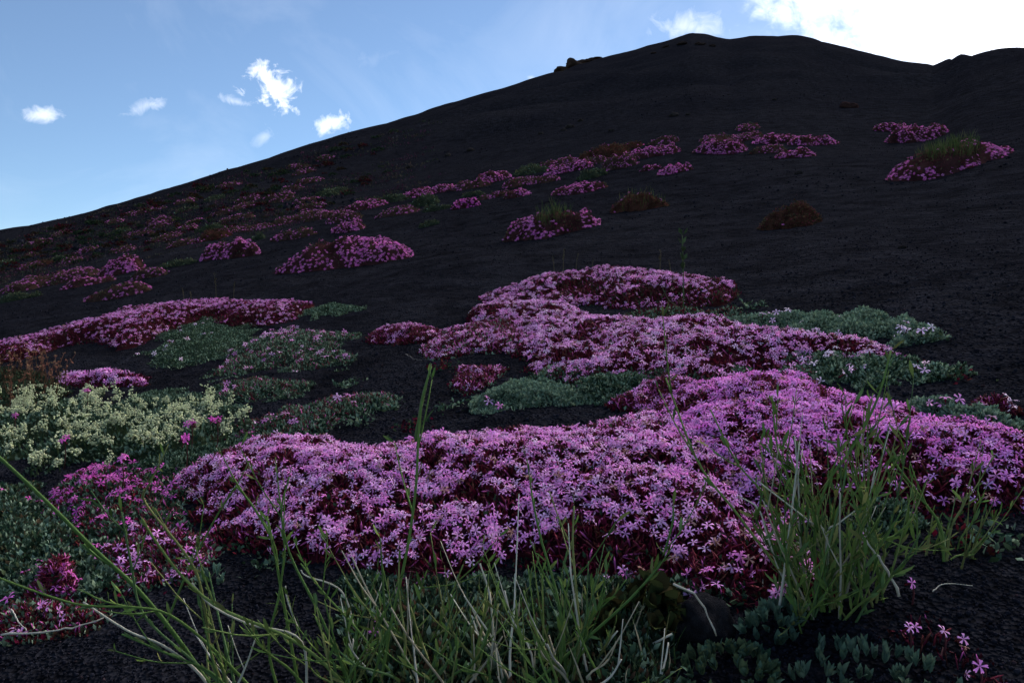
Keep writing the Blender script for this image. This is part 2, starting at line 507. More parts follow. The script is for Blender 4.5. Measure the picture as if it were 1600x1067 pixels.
# ------------------------------------------------------------------ plants that lie on the ash as mats and cushions
def poly_dist(P, pts):
    """signed distance inside polygon (positive inside), vectorised"""
    a = P; b = np.roll(P, -1, 0)
    d = np.full(len(pts), 1e9); ins = np.zeros(len(pts), bool)
    for (x0, y0), (x1, y1) in zip(a, b):
        e = np.array([x1 - x0, y1 - y0]); w = pts - (x0, y0)
        t = np.clip((w @ e) / (e @ e + 1e-12), 0, 1)
        q = w - t[:, None] * e
        d = np.minimum(d, np.hypot(q[:, 0], q[:, 1]))
        c = ((y0 > pts[:, 1]) != (y1 > pts[:, 1])) & (pts[:, 0] < (x1 - x0) * (pts[:, 1] - y0) / (y1 - y0 + 1e-15) + x0)
        ins ^= c
    return np.where(ins, d, -d)

class Mat:
    """a low cushion: footprint polygon on the ground, domed surface above it"""
    def __init__(self, px_poly, H, roll=None, lump=.25, seed=0, raise_=.7, ground=None, rough=.35, rag=.06):
        self.rough = rough; self.rag = rag
        if ground is not None:
            return self.setup(ground, H, roll, lump, seed)
        P = np.array(px_poly, float)
        # densify and roughen the outline
        Q = []
        for i in range(len(P)):
            a, b = P[i], P[(i + 1) % len(P)]
            for t in np.linspace(0, 1, 5)[:-1]:
                Q.append(a + (b - a) * t)
        Q = np.array(Q)
        y0, y1 = Q[:, 1].min(), Q[:, 1].max()
        up = np.clip((y1 - Q[:, 1]) / max(y1 - y0, 1), 0, 1) ** .7
        G = hit(Q[:, 0], Q[:, 1], up * H * raise_)
        self.setup(G, H, roll, lump, seed)

    def setup(self, G, H, roll, lump, seed):
        sz = np.ptp(G, axis=0).min()
        c = G.mean(0)
        G = G + (fbm(G[:, 0] * 3 / sz + seed, G[:, 1] * 3 / sz, seed, 2)[:, None]) * (G - c) * self.rough
        self.G, self.H, self.seed, self.c = G, H, seed, c
        self.lo, self.hi = G.min(0), G.max(0)
        self.roll = roll if roll else sz * .42
        self.lump = lump; self.sz = sz
        self.area = .5 * abs(np.dot(G[:, 0], np.roll(G[:, 1], -1)) - np.dot(G[:, 1], np.roll(G[:, 0], -1)))
        self.base = np.array([c[0], c[1], float(zt(c[0], c[1]))])

    def dist(self, p):
        """distance inside a ragged outline with bays and bare gaps"""
        f = 6.5 / self.sz
        return poly_dist(self.G, p) + self.sz * self.rag * (fbm(p[:, 0] * f, p[:, 1] * f, self.seed + 70, 3) + .12)

    def height(self, p, d=None):
        if d is None:
            d = self.dist(p)
        t = np.clip(d / self.roll, 0, 1)
        dome = np.maximum(1 - (1 - t) ** 2, 0) ** .82
        f = 4.5 / self.sz
        l = 1 + self.lump * 2 * fbm(p[:, 0] * f, p[:, 1] * f, self.seed + 3, 3)
        return self.H * dome * l, d

    def surf(self, p):
        h, d = self.height(p)
        return np.column_stack([p, zt(p[:, 0], p[:, 1]) + h]), d

    def normal(self, p):
        e = max(.008, self.sz * .04)
        def z(q):
            return zt(q[:, 0], q[:, 1]) + self.height(q)[0]
        gx = (z(p + (e, 0)) - z(p - (e, 0))) / (2 * e); gy = (z(p + (0, e)) - z(p - (0, e))) / (2 * e)
        gx, gy = np.clip(gx, -2.5, 2.5), np.clip(gy, -2.5, 2.5)
        n = np.column_stack([-gx, -gy, np.ones(len(p))])
        return n / np.linalg.norm(n, axis=1, keepdims=True)

    def sample(self, n, r, edge=0.0):
        out = []
        tot = 0
        while tot < n:
            p = r.uniform(self.lo - max(-edge, 0), self.hi + max(-edge, 0), (max(n, 64) * 4, 2))
            d = self.dist(p)
            t = np.clip(d / self.roll, .03, 1)
            sl = (1 - t) / np.sqrt(1 - (1 - t) ** 2) * self.H / self.roll
            wgt = np.minimum(np.sqrt(1 + sl ** 2), 4) / 4
            p = p[(d > edge) & (r.random(len(p)) < wgt)]
            out.append(p); tot += len(p)
            if len(out) > 40: break
        return np.concatenate(out)[:n]

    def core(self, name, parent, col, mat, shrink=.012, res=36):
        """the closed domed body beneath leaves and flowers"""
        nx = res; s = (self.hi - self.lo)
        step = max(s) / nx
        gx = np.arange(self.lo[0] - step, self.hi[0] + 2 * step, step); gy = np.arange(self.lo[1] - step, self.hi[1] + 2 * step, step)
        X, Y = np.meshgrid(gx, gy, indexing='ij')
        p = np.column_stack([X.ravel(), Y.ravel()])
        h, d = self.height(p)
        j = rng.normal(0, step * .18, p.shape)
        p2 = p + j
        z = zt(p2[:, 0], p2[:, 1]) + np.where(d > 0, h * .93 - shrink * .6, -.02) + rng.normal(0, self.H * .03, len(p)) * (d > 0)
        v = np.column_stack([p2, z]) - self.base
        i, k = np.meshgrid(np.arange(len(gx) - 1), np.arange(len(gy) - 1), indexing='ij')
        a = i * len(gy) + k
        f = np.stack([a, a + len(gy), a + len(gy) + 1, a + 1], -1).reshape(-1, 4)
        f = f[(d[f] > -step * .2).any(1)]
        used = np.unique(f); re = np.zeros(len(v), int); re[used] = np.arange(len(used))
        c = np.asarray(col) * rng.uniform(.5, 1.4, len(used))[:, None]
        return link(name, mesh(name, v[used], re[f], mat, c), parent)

RED = [(.110, .008, .026), (.080, .008, .026), (.140, .018, .030), (.050, .010, .018), (.085, .024, .020)]
GRN = [(.030, .060, .036), (.045, .080, .050), (.022, .045, .026), (.060, .085, .045)]
GREY = [(.165, .245, .175), (.205, .285, .210), (.120, .190, .135), (.230, .305, .200), (.095, .140, .095)]
BRN = [(.070, .042, .028), (.050, .032, .022), (.085, .060, .036), (.045, .045, .026)]

def pick(pal, n, r):
    pal = np.array(pal)
    return pal[r.integers(0, len(pal), n)] * r.uniform(.65, 1.3, n)[:, None]

def leaf_cloud(m, n, size, pal, r, tmpl='s', up=.55, lift=.0, wide=1.0, spill=0.0):
    p = m.sample(n, r, edge=-spill)
    s, d = m.surf(p); nn = m.normal(p)
    # leaves point mostly outward and sideways
    d_ = dir_cone(nn, up, r)
    fr = frames(d_, None, r)[:, :, [2, 0, 1]]             # template x axis runs along the leaf
    sc = size * r.uniform(.6, 1.25, len(p))
    sc = np.column_stack([sc, sc * wide * r.uniform(.8, 1.2, len(p)), sc])
    pos = s - nn * size * r.uniform(.1, .75, len(p))[:, None] + nn * lift
    tv, tf = (LEAF_V, LEAF_F) if tmpl == 'l' else LEAF_S
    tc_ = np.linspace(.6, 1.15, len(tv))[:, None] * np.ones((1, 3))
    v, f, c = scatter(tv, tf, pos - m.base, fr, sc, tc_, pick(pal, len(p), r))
    return v, f, c

FL_ME = {}
def flower_meshes(kind, pink, pale):
    """sixteen shared flower meshes of one colour family"""
    if kind not in FL_ME:
        r = np.random.default_rng(len(FL_ME) + 50)
        L = []
        for i in range(16):
            v, f, c = FLW[i % 8]
            c = c.copy(); k = 45
            c[:k] = c[:k] * flower_tints(1, pink, pale, r)[0]
            L.append(mesh('flower', v, f, M_PETAL, c))
        FL_ME[kind] = L
    return FL_ME[kind]

def flowers_on(m, root, n, size, kind, pink, pale, r, single=0, dens=None, face=.48, lift=.004, clump=.75):
    p = m.sample(int(n * 3.0), r, edge=-.0)
    s, d = m.surf(p); nn = m.normal(p)
    f0 = 2.6 / max(size * 6, .02)
    k = .5 + clump * 2.2 * fbm(p[:, 0] * f0, p[:, 1] * f0, m.seed + 40, 2)
    px, py = proj(s)
    if dens is not None:
        k = k * dens(px, py)
    keep = r.random(len(p)) < np.clip(k, 0, 1) * .95
    p, s, nn = p[keep][:n], s[keep][:n], nn[keep][:n]
    n = len(p)
    if n == 0: return
    view = -s / np.linalg.norm(s, axis=1, keepdims=True)
    d_ = dir_cone(nn * .8 + np.array([0, -.2, .3]), face, r)
    sz = size * .5 * r.uniform(.62, 1.18, n)
    pos = s + nn * (lift + r.uniform(-.5, .9, n)[:, None] * size * .45)
    fr = frames(d_, None, r)
    dist = np.linalg.norm(pos, axis=1); facing = np.einsum('ij,ij->i', nn, view)
    order = np.argsort(dist - .25 * np.clip(facing, 0, 1) * dist)
    ms = flower_meshes(kind, pink, pale)
    one = order[:single]
    inside = (proj(pos)[0] > -15) & (proj(pos)[0] < 1615) & (proj(pos)[1] < 1080)
    one = np.array([i for i in order if inside[i]][:single], int) if single else one
    for i in one:
        o = bpy.data.objects.new('flower', ms[r.integers(16)])
        scn.collection.objects.link(o); o.parent = root
        mw = np.eye(4); mw[:3, :3] = fr[i] * sz[i]; mw[:3, 3] = pos[i] - m.base
        o.matrix_basis = Matrix(mw.tolist())
    rest = np.setdiff1d(np.arange(n), one)
    if len(rest):
        parts = []
        which = r.integers(0, 8, len(rest))
        tint = flower_tints(len(rest), pink, pale, r)
        for w in range(8):
            q = rest[which == w]
            if not len(q): continue
            tv, tf, tcol = FLW[w]
            v, f, c = scatter(tv, tf, pos[q] - m.base, fr[q], sz[q], tcol)
            c = c.reshape(len(q), -1, 3).copy(); c[:, :45] *= tint[which == w][:, None]
            parts.append((v, f, c.reshape(-1, 3)))
        v, f, c = cat_(parts)
        stuff(link('flower_mass', mesh('flower_mass', v, f, M_PETAL, c), root))

def calyces(m, n, size, r, pal=RED, dens=None):
    """short wine-red flower stalks and empty calyces that stand out of the mat"""
    p = m.sample(n, r)
    s, d = m.surf(p); nn = m.normal(p)
    if dens is not None:
        px, py = proj(s); kp = r.random(len(p)) < dens(px, py)
        p, s, nn = p[kp], s[kp], nn[kp]
    if not len(p): return None
    d_ = dir_cone(nn, .8, r)
    fr = frames(d_, None, r)
    tv = np.array([(.05, 0, -.7), (-.03, .05, -.7), (-.03, -.05, -.7), (.09, 0, .35), (-.045, .08, .35), (-.045, -.08, .35), (0, 0, .75)], float)
    tf = np.array([(0, 1, 4), (0, 4, 3), (1, 2, 5), (1, 5, 4), (2, 0, 3), (2, 3, 5), (3, 4, 6), (4, 5, 6), (5, 3, 6)])
    tc_ = np.array([.6] * 3 + [1.0] * 3 + [1.25])[:, None] * np.ones((1, 3))
    v, f, c = scatter(tv, tf, s - m.base, fr, size * r.uniform(.6, 1.3, len(p)), tc_, pick(pal, len(p), r))
    c = c.reshape(len(p), -1, 3); bud = r.random(len(p)) < .16          # closed buds show a pink tip
    c[bud, 6] = (.75, .18, .55); c[bud, 3:6] = (.42, .08, .26)
    return v, f, c.reshape(-1, 3)

def mat_plant(name, label, cat, poly, H, leaf=(6000, .007, GREY), flw=None, cal=None, core=(.02, .02, .014), seed=1, roll=None, lump=.25,
              group=None, tmpl='s', single=0, up=.55, dens=None, leafw=1.0, body=True):
    r = np.random.default_rng(seed * 13 + 5)
    H = H * (.45 if name == 'leafy_cushion' else .54)
    m = Mat(poly, H, roll, lump, seed, rough=.7 if name == 'leafy_cushion' else .4, rag=.26 if name == 'leafy_cushion' else .10)
    root = thing(name, label, cat, m.base, group)
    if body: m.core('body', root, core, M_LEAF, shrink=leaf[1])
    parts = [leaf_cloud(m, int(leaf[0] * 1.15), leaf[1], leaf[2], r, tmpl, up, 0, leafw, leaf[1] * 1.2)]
    v, f, c = cat_(parts)
    stuff(link('foliage', mesh('foliage', v, f, M_LEAF, c), root))
    if cal:
        q = calyces(m, cal[0], cal[1], r)
        if q is not None:
            stuff(link('calyx_mass', mesh('calyx_mass', *q[:2], M_STEM, q[2]), root))
    if flw:
        n, size, kind, pink, pale = flw
        flowers_on(m, root, n, size, kind, pink, pale, r, single, dens)
    return m, root

def ell(*es):
    """density map from a base value and ellipses (cx, cy, rx, ry, value) given in photograph pixels"""
    base = es[0]
    def f(px, py):
        k = np.full(px.shape, float(base))
        for cx, cy, rx, ry, val in es[1:]:
            q = np.sqrt(((px - cx) / rx) ** 2 + ((py - cy) / ry) ** 2)
            w = smooth((1.25 - q) / .5)
            k = k * (1 - w) + val * w
        return k
    return f

MIXR = RED + RED + GRN[:2]
FC = 'flower cushion'
S_ = 300
# the long bank of pink flowers in front
mat_plant('soapwort_mat', 'long front bank of star-shaped pink flowers above wine-red stems, behind the green broom stems', FC,
          [(250, 765), (300, 718), (380, 695), (500, 678), (600, 686), (680, 676), (760, 660), (860, 645), (960, 643), (1040, 648), (1110, 690), (1150, 760), (1185, 855),
           (1130, 885), (1040, 890), (960, 908), (860, 900), (760, 905), (680, 910), (600, 892), (520, 872), (440, 868), (380, 838), (310, 832), (262, 800)],
          .085, (16000, .008, MIXR), (5400, .0124, 'pink', PINK, PALE), (9000, .012), (.034, .006, .011), 1, roll=.21, single=S_,
          dens=ell(1.0, (700, 930, 600, 55, .06), (950, 900, 260, 60, .10), (430, 880, 120, 40, .15), (280, 800, 40, 50, .6), (1130, 850, 90, 60, .45)))
mat_plant('soapwort_mat', 'vivid pink flower mound rising behind the bushy right-hand broom plant', FC,
          [(1035, 650), (1060, 615), (1100, 592), (1150, 578), (1220, 572), (1300, 578), (1380, 602), (1450, 628), (1530, 650), (1610, 668), (1720, 695), (1720, 800), (1620, 790), (1545, 832),
           (1480, 800), (1400, 795), (1300, 805), (1210, 830), (1130, 800), (1070, 720)],
          .085, (14000, .008, MIXR), (4300, .0124, 'vivid', PINK * (1, .85, 1), PALE * (.95, .75, 1)), (8000, .012), (.034, .006, .011), 2, roll=.22, single=S_,
          dens=ell(.95, (1390, 760, 110, 50, .12), (1250, 800, 140, 40, .25), (1560, 840, 90, 30, .1), (1420, 800, 120, 40, .1), (1560, 745, 60, 30, .6)))
mat_plant('soapwort_mat', 'dense pale pink flower mat in the middle of the dark ash', FC,
          [(752, 490), (790, 468), (850, 466), (920, 480), (980, 494), (1080, 494), (1160, 500), (1230, 510), (1300, 533), (1322, 550), (1240, 556), (1180, 576), (1080, 586), (980, 582),
           (900, 582), (850, 566), (830, 532), (790, 502)],
          .07, (9000, .008, MIXR), (3600, .0130, 'pale', PINK * (1.02, 1.15, 1.03), PALE * (1, 1.1, 1.03)), (5000, .012), (.034, .006, .011), 3, roll=.18, single=S_,
          dens=ell(1.0, (1130, 585, 300, 14, .4)))
mat_plant('soapwort_mat', 'pink flower mound with a dark green leafy hole, behind the pale pink mat', FC,
          [(772, 460), (810, 436), (870, 420), (960, 414), (1050, 420), (1120, 427), (1156, 440), (1140, 460), (1080, 474), (1000, 476), (930, 480), (860, 474), (790, 472)],
          .10, (8000, .009, MIXR + GRN), (2300, .0130, 'pink', PINK, PALE), (4000, .012), (.030, .010, .010), 4, roll=.3, single=S_,
          dens=ell(1.0, (905, 450, 42, 16, .02), (1060, 462, 110, 14, .25), (980, 470, 60, 8, .2)))
mat_plant('soapwort_mat', 'small sparse red-stemmed mat at the far left end of the pale pink mat', FC,
          [(573, 530), (590, 510), (640, 503), (692, 513), (682, 530), (620, 540)], .05, (2200, .008, MIXR), (200, .0130, 'pale', PINK, PALE), (1800, .012), (.03, .008, .01), 5, single=110)
mat_plant('soapwort_mat', 'low mat of scattered pink flowers around a grey-green leaf patch', FC,
          [(655, 552), (690, 512), (740, 502), (800, 492), (838, 506), (840, 530), (800, 545), (740, 552), (690, 559)], .05, (4000, .008, RED + GREY), (480, .0130, 'pale', PINK, PALE),
          (2500, .012), (.03, .01, .012), 6, single=250, dens=ell(.75, (800, 505, 50, 12, .02)))
mat_plant('leafy_cushion', 'grey-green leafy cushion with a few white-pink flowers on its lower edge', 'leafy cushion',
          [(728, 635), (755, 610), (800, 592), (860, 588), (900, 600), (893, 622), (830, 634), (770, 641)], .045, (8000, .0075, GREY), (16, .018, 'pale', PALE, PALE * 1.1), None, (.03, .045, .032), 7,
          single=16, dens=ell(.0, (780, 632, 70, 10, 1)))
mat_plant('soapwort_mat', 'wine-red tuft with few pink flowers beside the grey-green cushion', FC,
          [(706, 602), (722, 574), (790, 570), (765, 598), (735, 616)], .025, (1500, .008, MIXR + GREY), (45, .0130, 'pink', PINK, PALE), (1500, .012), (.03, .008, .01), 8, single=60)
mat_plant('leafy_cushion', 'round grey-green cushion between the leafy cushion and the red-stemmed patch', 'leafy cushion',
          [(898, 612), (908, 588), (955, 580), (1000, 594), (992, 620), (935, 628)], .04, (4200, .0075, GREY + GRN), None, None, (.03, .045, .032), 9)
mat_plant('soapwort_mat', 'red-stemmed patch with scattered flowers in the gap behind the front bank', FC,
          [(950, 632), (1000, 592), (1060, 588), (1120, 596), (1070, 628), (1010, 645)], .04, (3200, .008, MIXR), (130, .0130, 'pink', PINK, PALE), (2600, .012), (.03, .008, .01), 10, single=130)
mat_plant('leafy_cushion', 'broad grey-green cushion on open ash dotted with white-pink flowers', 'leafy cushion',
          [(1165, 500), (1210, 483), (1280, 480), (1360, 487), (1420, 500), (1442, 520), (1400, 535), (1320, 533), (1250, 520)], .06, (11000, .008, GREY), (45, .018, 'palest', PALE, PALE * 1.15), None, (.03, .045, .032), 11,
          single=45, dens=ell(.15, (1280, 530, 130, 12, .9), (1430, 518, 30, 20, .9), (1200, 495, 50, 10, .8)))
mat_plant('leafy_cushion', 'long grey-green tongue of leaves below the broad cushion', 'leafy cushion',
          [(1215, 562), (1290, 545), (1380, 550), (1440, 560), (1495, 575), (1440, 590), (1340, 597), (1260, 585)], .045, (9000, .0075, GREY + GRN), (40, .018, 'palest', PALE, PALE * 1.15), None, (.03, .045, .032), 12,
          single=40, dens=ell(.35))
mat_plant('leafy_cushion', 'strip of grey-green leaves along the back of the vivid pink mound', 'leafy cushion',
          [(1395, 632), (1440, 616), (1520, 634), (1610, 655), (1580, 680), (1480, 660)], .05, (6000, .0075, GREY), (6, .018, 'pale', PALE, PALE), None, (.03, .045, .032), 13, single=6)
mat_plant('soapwort_mat', 'tiny red-stemmed sprig with few pale flowers alone on the ash', FC,
          [(1520, 632), (1535, 622), (1570, 628), (1585, 642), (1560, 646)], .03, (400, .008, RED), (14, .018, 'palest', PALE, PALE), (350, .012), (.03, .008, .01), 14, single=14)
mat_plant('leafy_cushion', 'dark green cushion showing through the broom beside the small broom sprig', 'leafy cushion',
          [(1335, 808), (1360, 782), (1415, 780), (1430, 800), (1400, 822), (1355, 826)], .035, (3500, .007, GREY + GRN), None, None, (.03, .04, .03), 15)

mat_plant('leafy_cushion', 'low green leaf carpet along the lower rim of the pale pink mat', 'leafy cushion',
          [(840, 580), (900, 570), (990, 578), (1090, 582), (1190, 575), (1230, 582), (1150, 600), (1040, 600), (920, 596)], .035, (6500, .0075, GREY + GRN), (60, .0130, 'pale', PINK, PALE), (500, .011), (.025, .035, .026), 71, single=60, dens=ell(.3))
mat_plant('leafy_cushion', 'low green and red leaf fringe between pale pink mat and the mound behind it', 'leafy cushion',
          [(960, 488), (1010, 478), (1100, 482), (1180, 490), (1190, 502), (1080, 500), (1000, 500)], .03, (3000, .008, GREY + GRN + RED), None, None, (.025, .03, .02), 72)
mat_plant('leafy_cushion', 'sparse green mat spreading from the front bank to the cream flowers', 'leafy cushion',
          [(120, 830), (200, 800), (250, 745), (330, 700), (350, 720), (300, 760), (280, 820), (220, 850), (150, 850)], .03, (7000, .008, GRN * 2 + GREY + RED[:1]), (30, .0140, 'deep', DEEP, PINK), (500, .011), (.022, .028, .02), 73, single=30)
mat_plant('leafy_cushion', 'grey-green leaf fringe showing under the lower edge of the front bank', 'leafy cushion',
          [(560, 905), (640, 898), (760, 905), (900, 900), (1000, 895), (1090, 900), (1060, 925), (940, 930), (800, 928), (640, 925)], .03, (6000, .0085, GREY + GRN * 2), None, None, (.02, .028, .02), 74)
def stray_sprigs():
    """small leafy sprigs that break up the rims of the flower banks"""
    r = np.random.default_rng(99)
    spots = [(700, 640), (560, 662), (640, 668), (815, 632), (1010, 640), (330, 690), (870, 915), (430, 880), (380, 852), (1180, 480), (1460, 530), (1490, 590), (540, 602), (600, 640), (330, 640), (470, 690),
             (1560, 850), (1500, 850), (1240, 860), (345, 560), (690, 575), (60, 900), (130, 905), (200, 915), (40, 960), (250, 880), (120, 860), (300, 870), (1120, 925), (1150, 905)]
    P = hit([p[0] for p in spots], [p[1] for p in spots])
    for k, (x, y) in enumerate(P):
        b = np.array([x, y, float(zt(x, y))]); n = 70
        d = dir_cone(np.tile([[0, 0, .55]], (n, 1)), .75, r); d[:, 2] = abs(d[:, 2]) * .7 + .05
        pos = np.column_stack([r.normal(0, .016, (n, 2)), np.zeros(n)])
        pos[:, 2] = zt(pos[:, 0] + x, pos[:, 1] + y) - b[2] + r.uniform(0, .006, n)
        red = k % 3 == 2
        v, f, c = scatter(*LEAF_S, pos, frames(d, None, r)[:, :, [2, 0, 1]], r.uniform(.006, .012, n), np.linspace(.7, 1.1, 4)[:, None] * np.ones((1, 3)), pick(RED + GRN if red else GREY + GRN, n, r))
        tag(link('leaf_sprig', mesh('leaf_sprig', v, f, M_LEAF, c), None, b), 'tiny loose wine-red sprig on ash at the rim of a flower bank' if red else 'tiny loose grey-green sprig on ash at the rim of a flower bank', 'sprig',
            'loose sprigs around the flower banks')
stray_sprigs()

# left side
mat_plant('soapwort_mat', 'arched pink flower bank sweeping above the green mats and cream flowers', FC,
          [(-60, 552), (60, 524), (140, 502), (200, 482), (280, 468), (360, 463), (440, 463), (496, 468), (484, 486), (420, 496), (350, 490), (300, 494), (250, 512), (200, 532), (130, 530), (60, 548), (-60, 578)],
          .09, (8000, .009, MIXR), (2900, .0130, 'pink', PINK * (.98, .95, 1), PALE * (.9, .85, 1)), (4000, .012), (.03, .008, .01), 16, roll=.2, single=S_,
          dens=ell(1.0, (340, 500, 60, 14, .05)))
mat_plant('leafy_cushion', 'dark green leafy mound tucked under the arched pink bank', 'leafy cushion',
          [(225, 565), (262, 522), (320, 496), (372, 505), (385, 530), (370, 552), (310, 570)], .05, (8000, .0075, GREY + GRN * 2), (45, .018, 'palest', PALE, PALE), None, (.025, .04, .028), 17, single=45,
          dens=ell(.12, (230, 545, 50, 25, .9), (290, 562, 60, 10, .7)))
mat_plant('leafy_cushion', 'grey-green spreading mat speckled with pink between arched bank and bare ash', 'leafy cushion',
          [(345, 582), (372, 545), (440, 512), (500, 516), (532, 545), (536, 588), (480, 602), (425, 580)], .045, (10000, .0075, GREY + GRN), (110, .018, 'pale', PINK, PALE), (900, .011), (.025, .035, .026), 18, single=110,
          dens=ell(.3, (460, 520, 60, 20, .8)))
mat_plant('leafy_cushion', 'small green cushion with red-stemmed left end below the speckled mat', 'leafy cushion',
          [(322, 612), (360, 592), (430, 588), (472, 602), (452, 623), (380, 629)], .035, (4200, .007, GREY + GRN), (14, .018, 'pale', PINK, PALE), (350, .011), (.025, .035, .026), 19, single=14, dens=ell(.05, (340, 605, 30, 20, 1)))
mat_plant('leafy_cushion', 'ragged green mat ending in a small round tuft on bare ash', 'leafy cushion',
          [(395, 668), (440, 630), (520, 616), (580, 604), (625, 610), (610, 628), (545, 645), (480, 668), (420, 695)], .04, (8000, .0075, GREY + GRN), (40, .018, 'pale', PINK, PALE), (700, .011), (.025, .035, .026), 20, single=40,
          dens=ell(.12, (430, 650, 40, 20, .8), (540, 615, 30, 14, .8)))
mat_plant('leafy_cushion', 'thin green tail of leaves at the right tip of the arched pink bank', 'leafy cushion',
          [(478, 486), (515, 474), (572, 480), (545, 490), (505, 493)], .04, (3000, .009, GREY + GRN), None, None, (.025, .035, .026), 21)
mat_plant('soapwort_mat', 'narrow strip of pink flowers directly behind the cream-flowered plant', FC,
          [(88, 597), (108, 582), (180, 576), (232, 584), (222, 598), (150, 604)], .05, (2500, .008, MIXR), (380, .018, 'pink', PINK, PALE), (900, .011), (.03, .008, .01), 22, single=S_)
mat_plant('leafy_cushion', 'smooth dark green mound rising behind the cream flowers', 'leafy cushion',
          [(150, 660), (200, 612), (270, 600), (325, 622), (345, 650), (300, 680), (200, 690)], .055, (11000, .0065, GRN + GREY), None, None, (.025, .035, .026), 23)
mat_plant('leafy_cushion', 'bluish green mat between cream flowers and the front pink bank', 'leafy cushion',
          [(190, 735), (260, 706), (340, 690), (395, 665), (425, 680), (370, 705), (310, 722), (260, 750)], .035, (9000, .007, GREY + GRN * 2), (8, .018, 'deep', DEEP, PINK), None, (.025, .035, .026), 24, single=8)
mat_plant('catchfly_tuft', 'loose tuft of deep magenta flowers in front of the cream-flowered plant', FC,
          [(55, 825), (75, 765), (115, 722), (200, 712), (262, 742), (262, 790), (180, 815), (105, 835)], .035, (8000, .008, GRN * 2 + GREY + RED), (170, .0145, 'deep', DEEP, PINK), (500, .012), (.02, .02, .014), 25, single=150, lump=.5,
          dens=ell(.35, (140, 760, 60, 45, .9), (75, 810, 35, 15, .9)))
mat_plant('leafy_cushion', 'dull olive leafy mat at the left below the magenta tuft', 'leafy cushion',
          [(-60, 900), (-60, 750), (40, 742), (90, 780), (95, 830), (70, 870), (20, 905)], .045, (9000, .009, GRN * 2 + GREY + BRN[2:]), (10, .018, 'deep', DEEP, PINK), None, (.02, .025, .016), 26, single=10)
mat_plant('soapwort_mat', 'straggling wine-red patch with few pink flowers between broom stems and bare ash', FC,
          [(150, 885), (190, 830), (250, 790), (310, 830), (345, 860), (310, 905), (220, 912)], .020, (5000, .008, RED + GRN + GREY), (75, .0145, 'pink', PINK, PALE), (1500, .011), (.025, .01, .01), 27, single=60, lump=.5)
mat_plant('catchfly_tuft', 'small upright cluster of magenta flowers on a dark red tuft', FC,
          [(55, 925), (68, 885), (100, 868), (118, 890), (120, 925), (85, 938)], .055, (1800, .009, RED + GRN), (34, .0130, 'deep', DEEP * 1.1, PINK), (1200, .012), (.03, .008, .01), 28, single=34)
mat_plant('soapwort_mat', 'faded wine-red mat with hardly any flowers beside the long bleached twig', FC,
          [(-30, 975), (10, 940), (80, 930), (140, 945), (150, 975), (80, 990), (10, 1000)], .016, (2000, .008, RED + BRN + GREY), (10, .017, 'pale', PINK, PALE), (500, .009), (.025, .01, .01), 29, single=10, body=False)
mat_plant('leafy_cushion', 'sparse grey-green leaf patch on ash between magenta cluster and wine-red patch', 'leafy cushion',
          [(-30, 945), (10, 895), (70, 850), (150, 850), (160, 900), (130, 930), (60, 935)], .025, (5000, .009, GREY + GRN), (6, .017, 'deep', DEEP, PINK), None, (.02, .025, .018), 30, single=6, lump=.6)
mat_plant('soapwort_mat', 'wine-red ground mat with four loose flowers on bare ash', FC,
          [(1390, 985), (1440, 960), (1490, 985), (1530, 1030), (1560, 1075), (1500, 1070), (1440, 1030)], .008, (110, .006, [(.03, .006, .010), (.02, .008, .009)]), (5, .0095, 'pink', PINK, PALE), (60, .008), (.02, .01, .012), 31, single=5, body=False)

# ------------------------------------------------------------------ cushions farther up the slope
STAR_V = np.array([(0, 0, 0)] + [(math.cos(a + o) * q, math.sin(a + o) * q, .05) for a in np.arange(5) * 2 * math.pi / 5 for o, q in ((-.27, 1), (.27, 1))], float)
STAR_F = np.array([(0, 1 + 2 * i, 2 + 2 * i) for i in range(5)])

def grass_blades(m, n, length, r, pal, cx=.0, rad=1.0, wide=.016):
    """upright thin blades; returns geometry relative to the mat base"""
    p = m.sample(n * 3, r)
    q = (p - m.c - np.array([cx * m.sz, 0])) / m.sz
    p = p[np.hypot(q[:, 0], q[:, 1]) < rad * .5][:n]
    if len(p) < 3: p = m.sample(n, r)
    s, d = m.surf(p); nn = m.normal(p)
    up = dir_cone(nn * .4 + np.array([0, 0, 1.]), .28, r)
    fr = frames(up, None, r)[:, :, [2, 0, 1]]
    L = length * r.uniform(.5, 1.15, len(p))
    tv = np.array([(0, -wide, 0), (0, wide, 0), (.55, wide * .8, .04), (.55, -wide * .8, .04), (1, 0, .16)], float)
    tf = np.array([(0, 1, 2), (0, 2, 3), (3, 2, 4)])
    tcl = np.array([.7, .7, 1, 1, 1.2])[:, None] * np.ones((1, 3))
    return scatter(tv, tf, s - nn * length * .1 - m.base, fr, L, tcl, pick(pal, len(p), r))

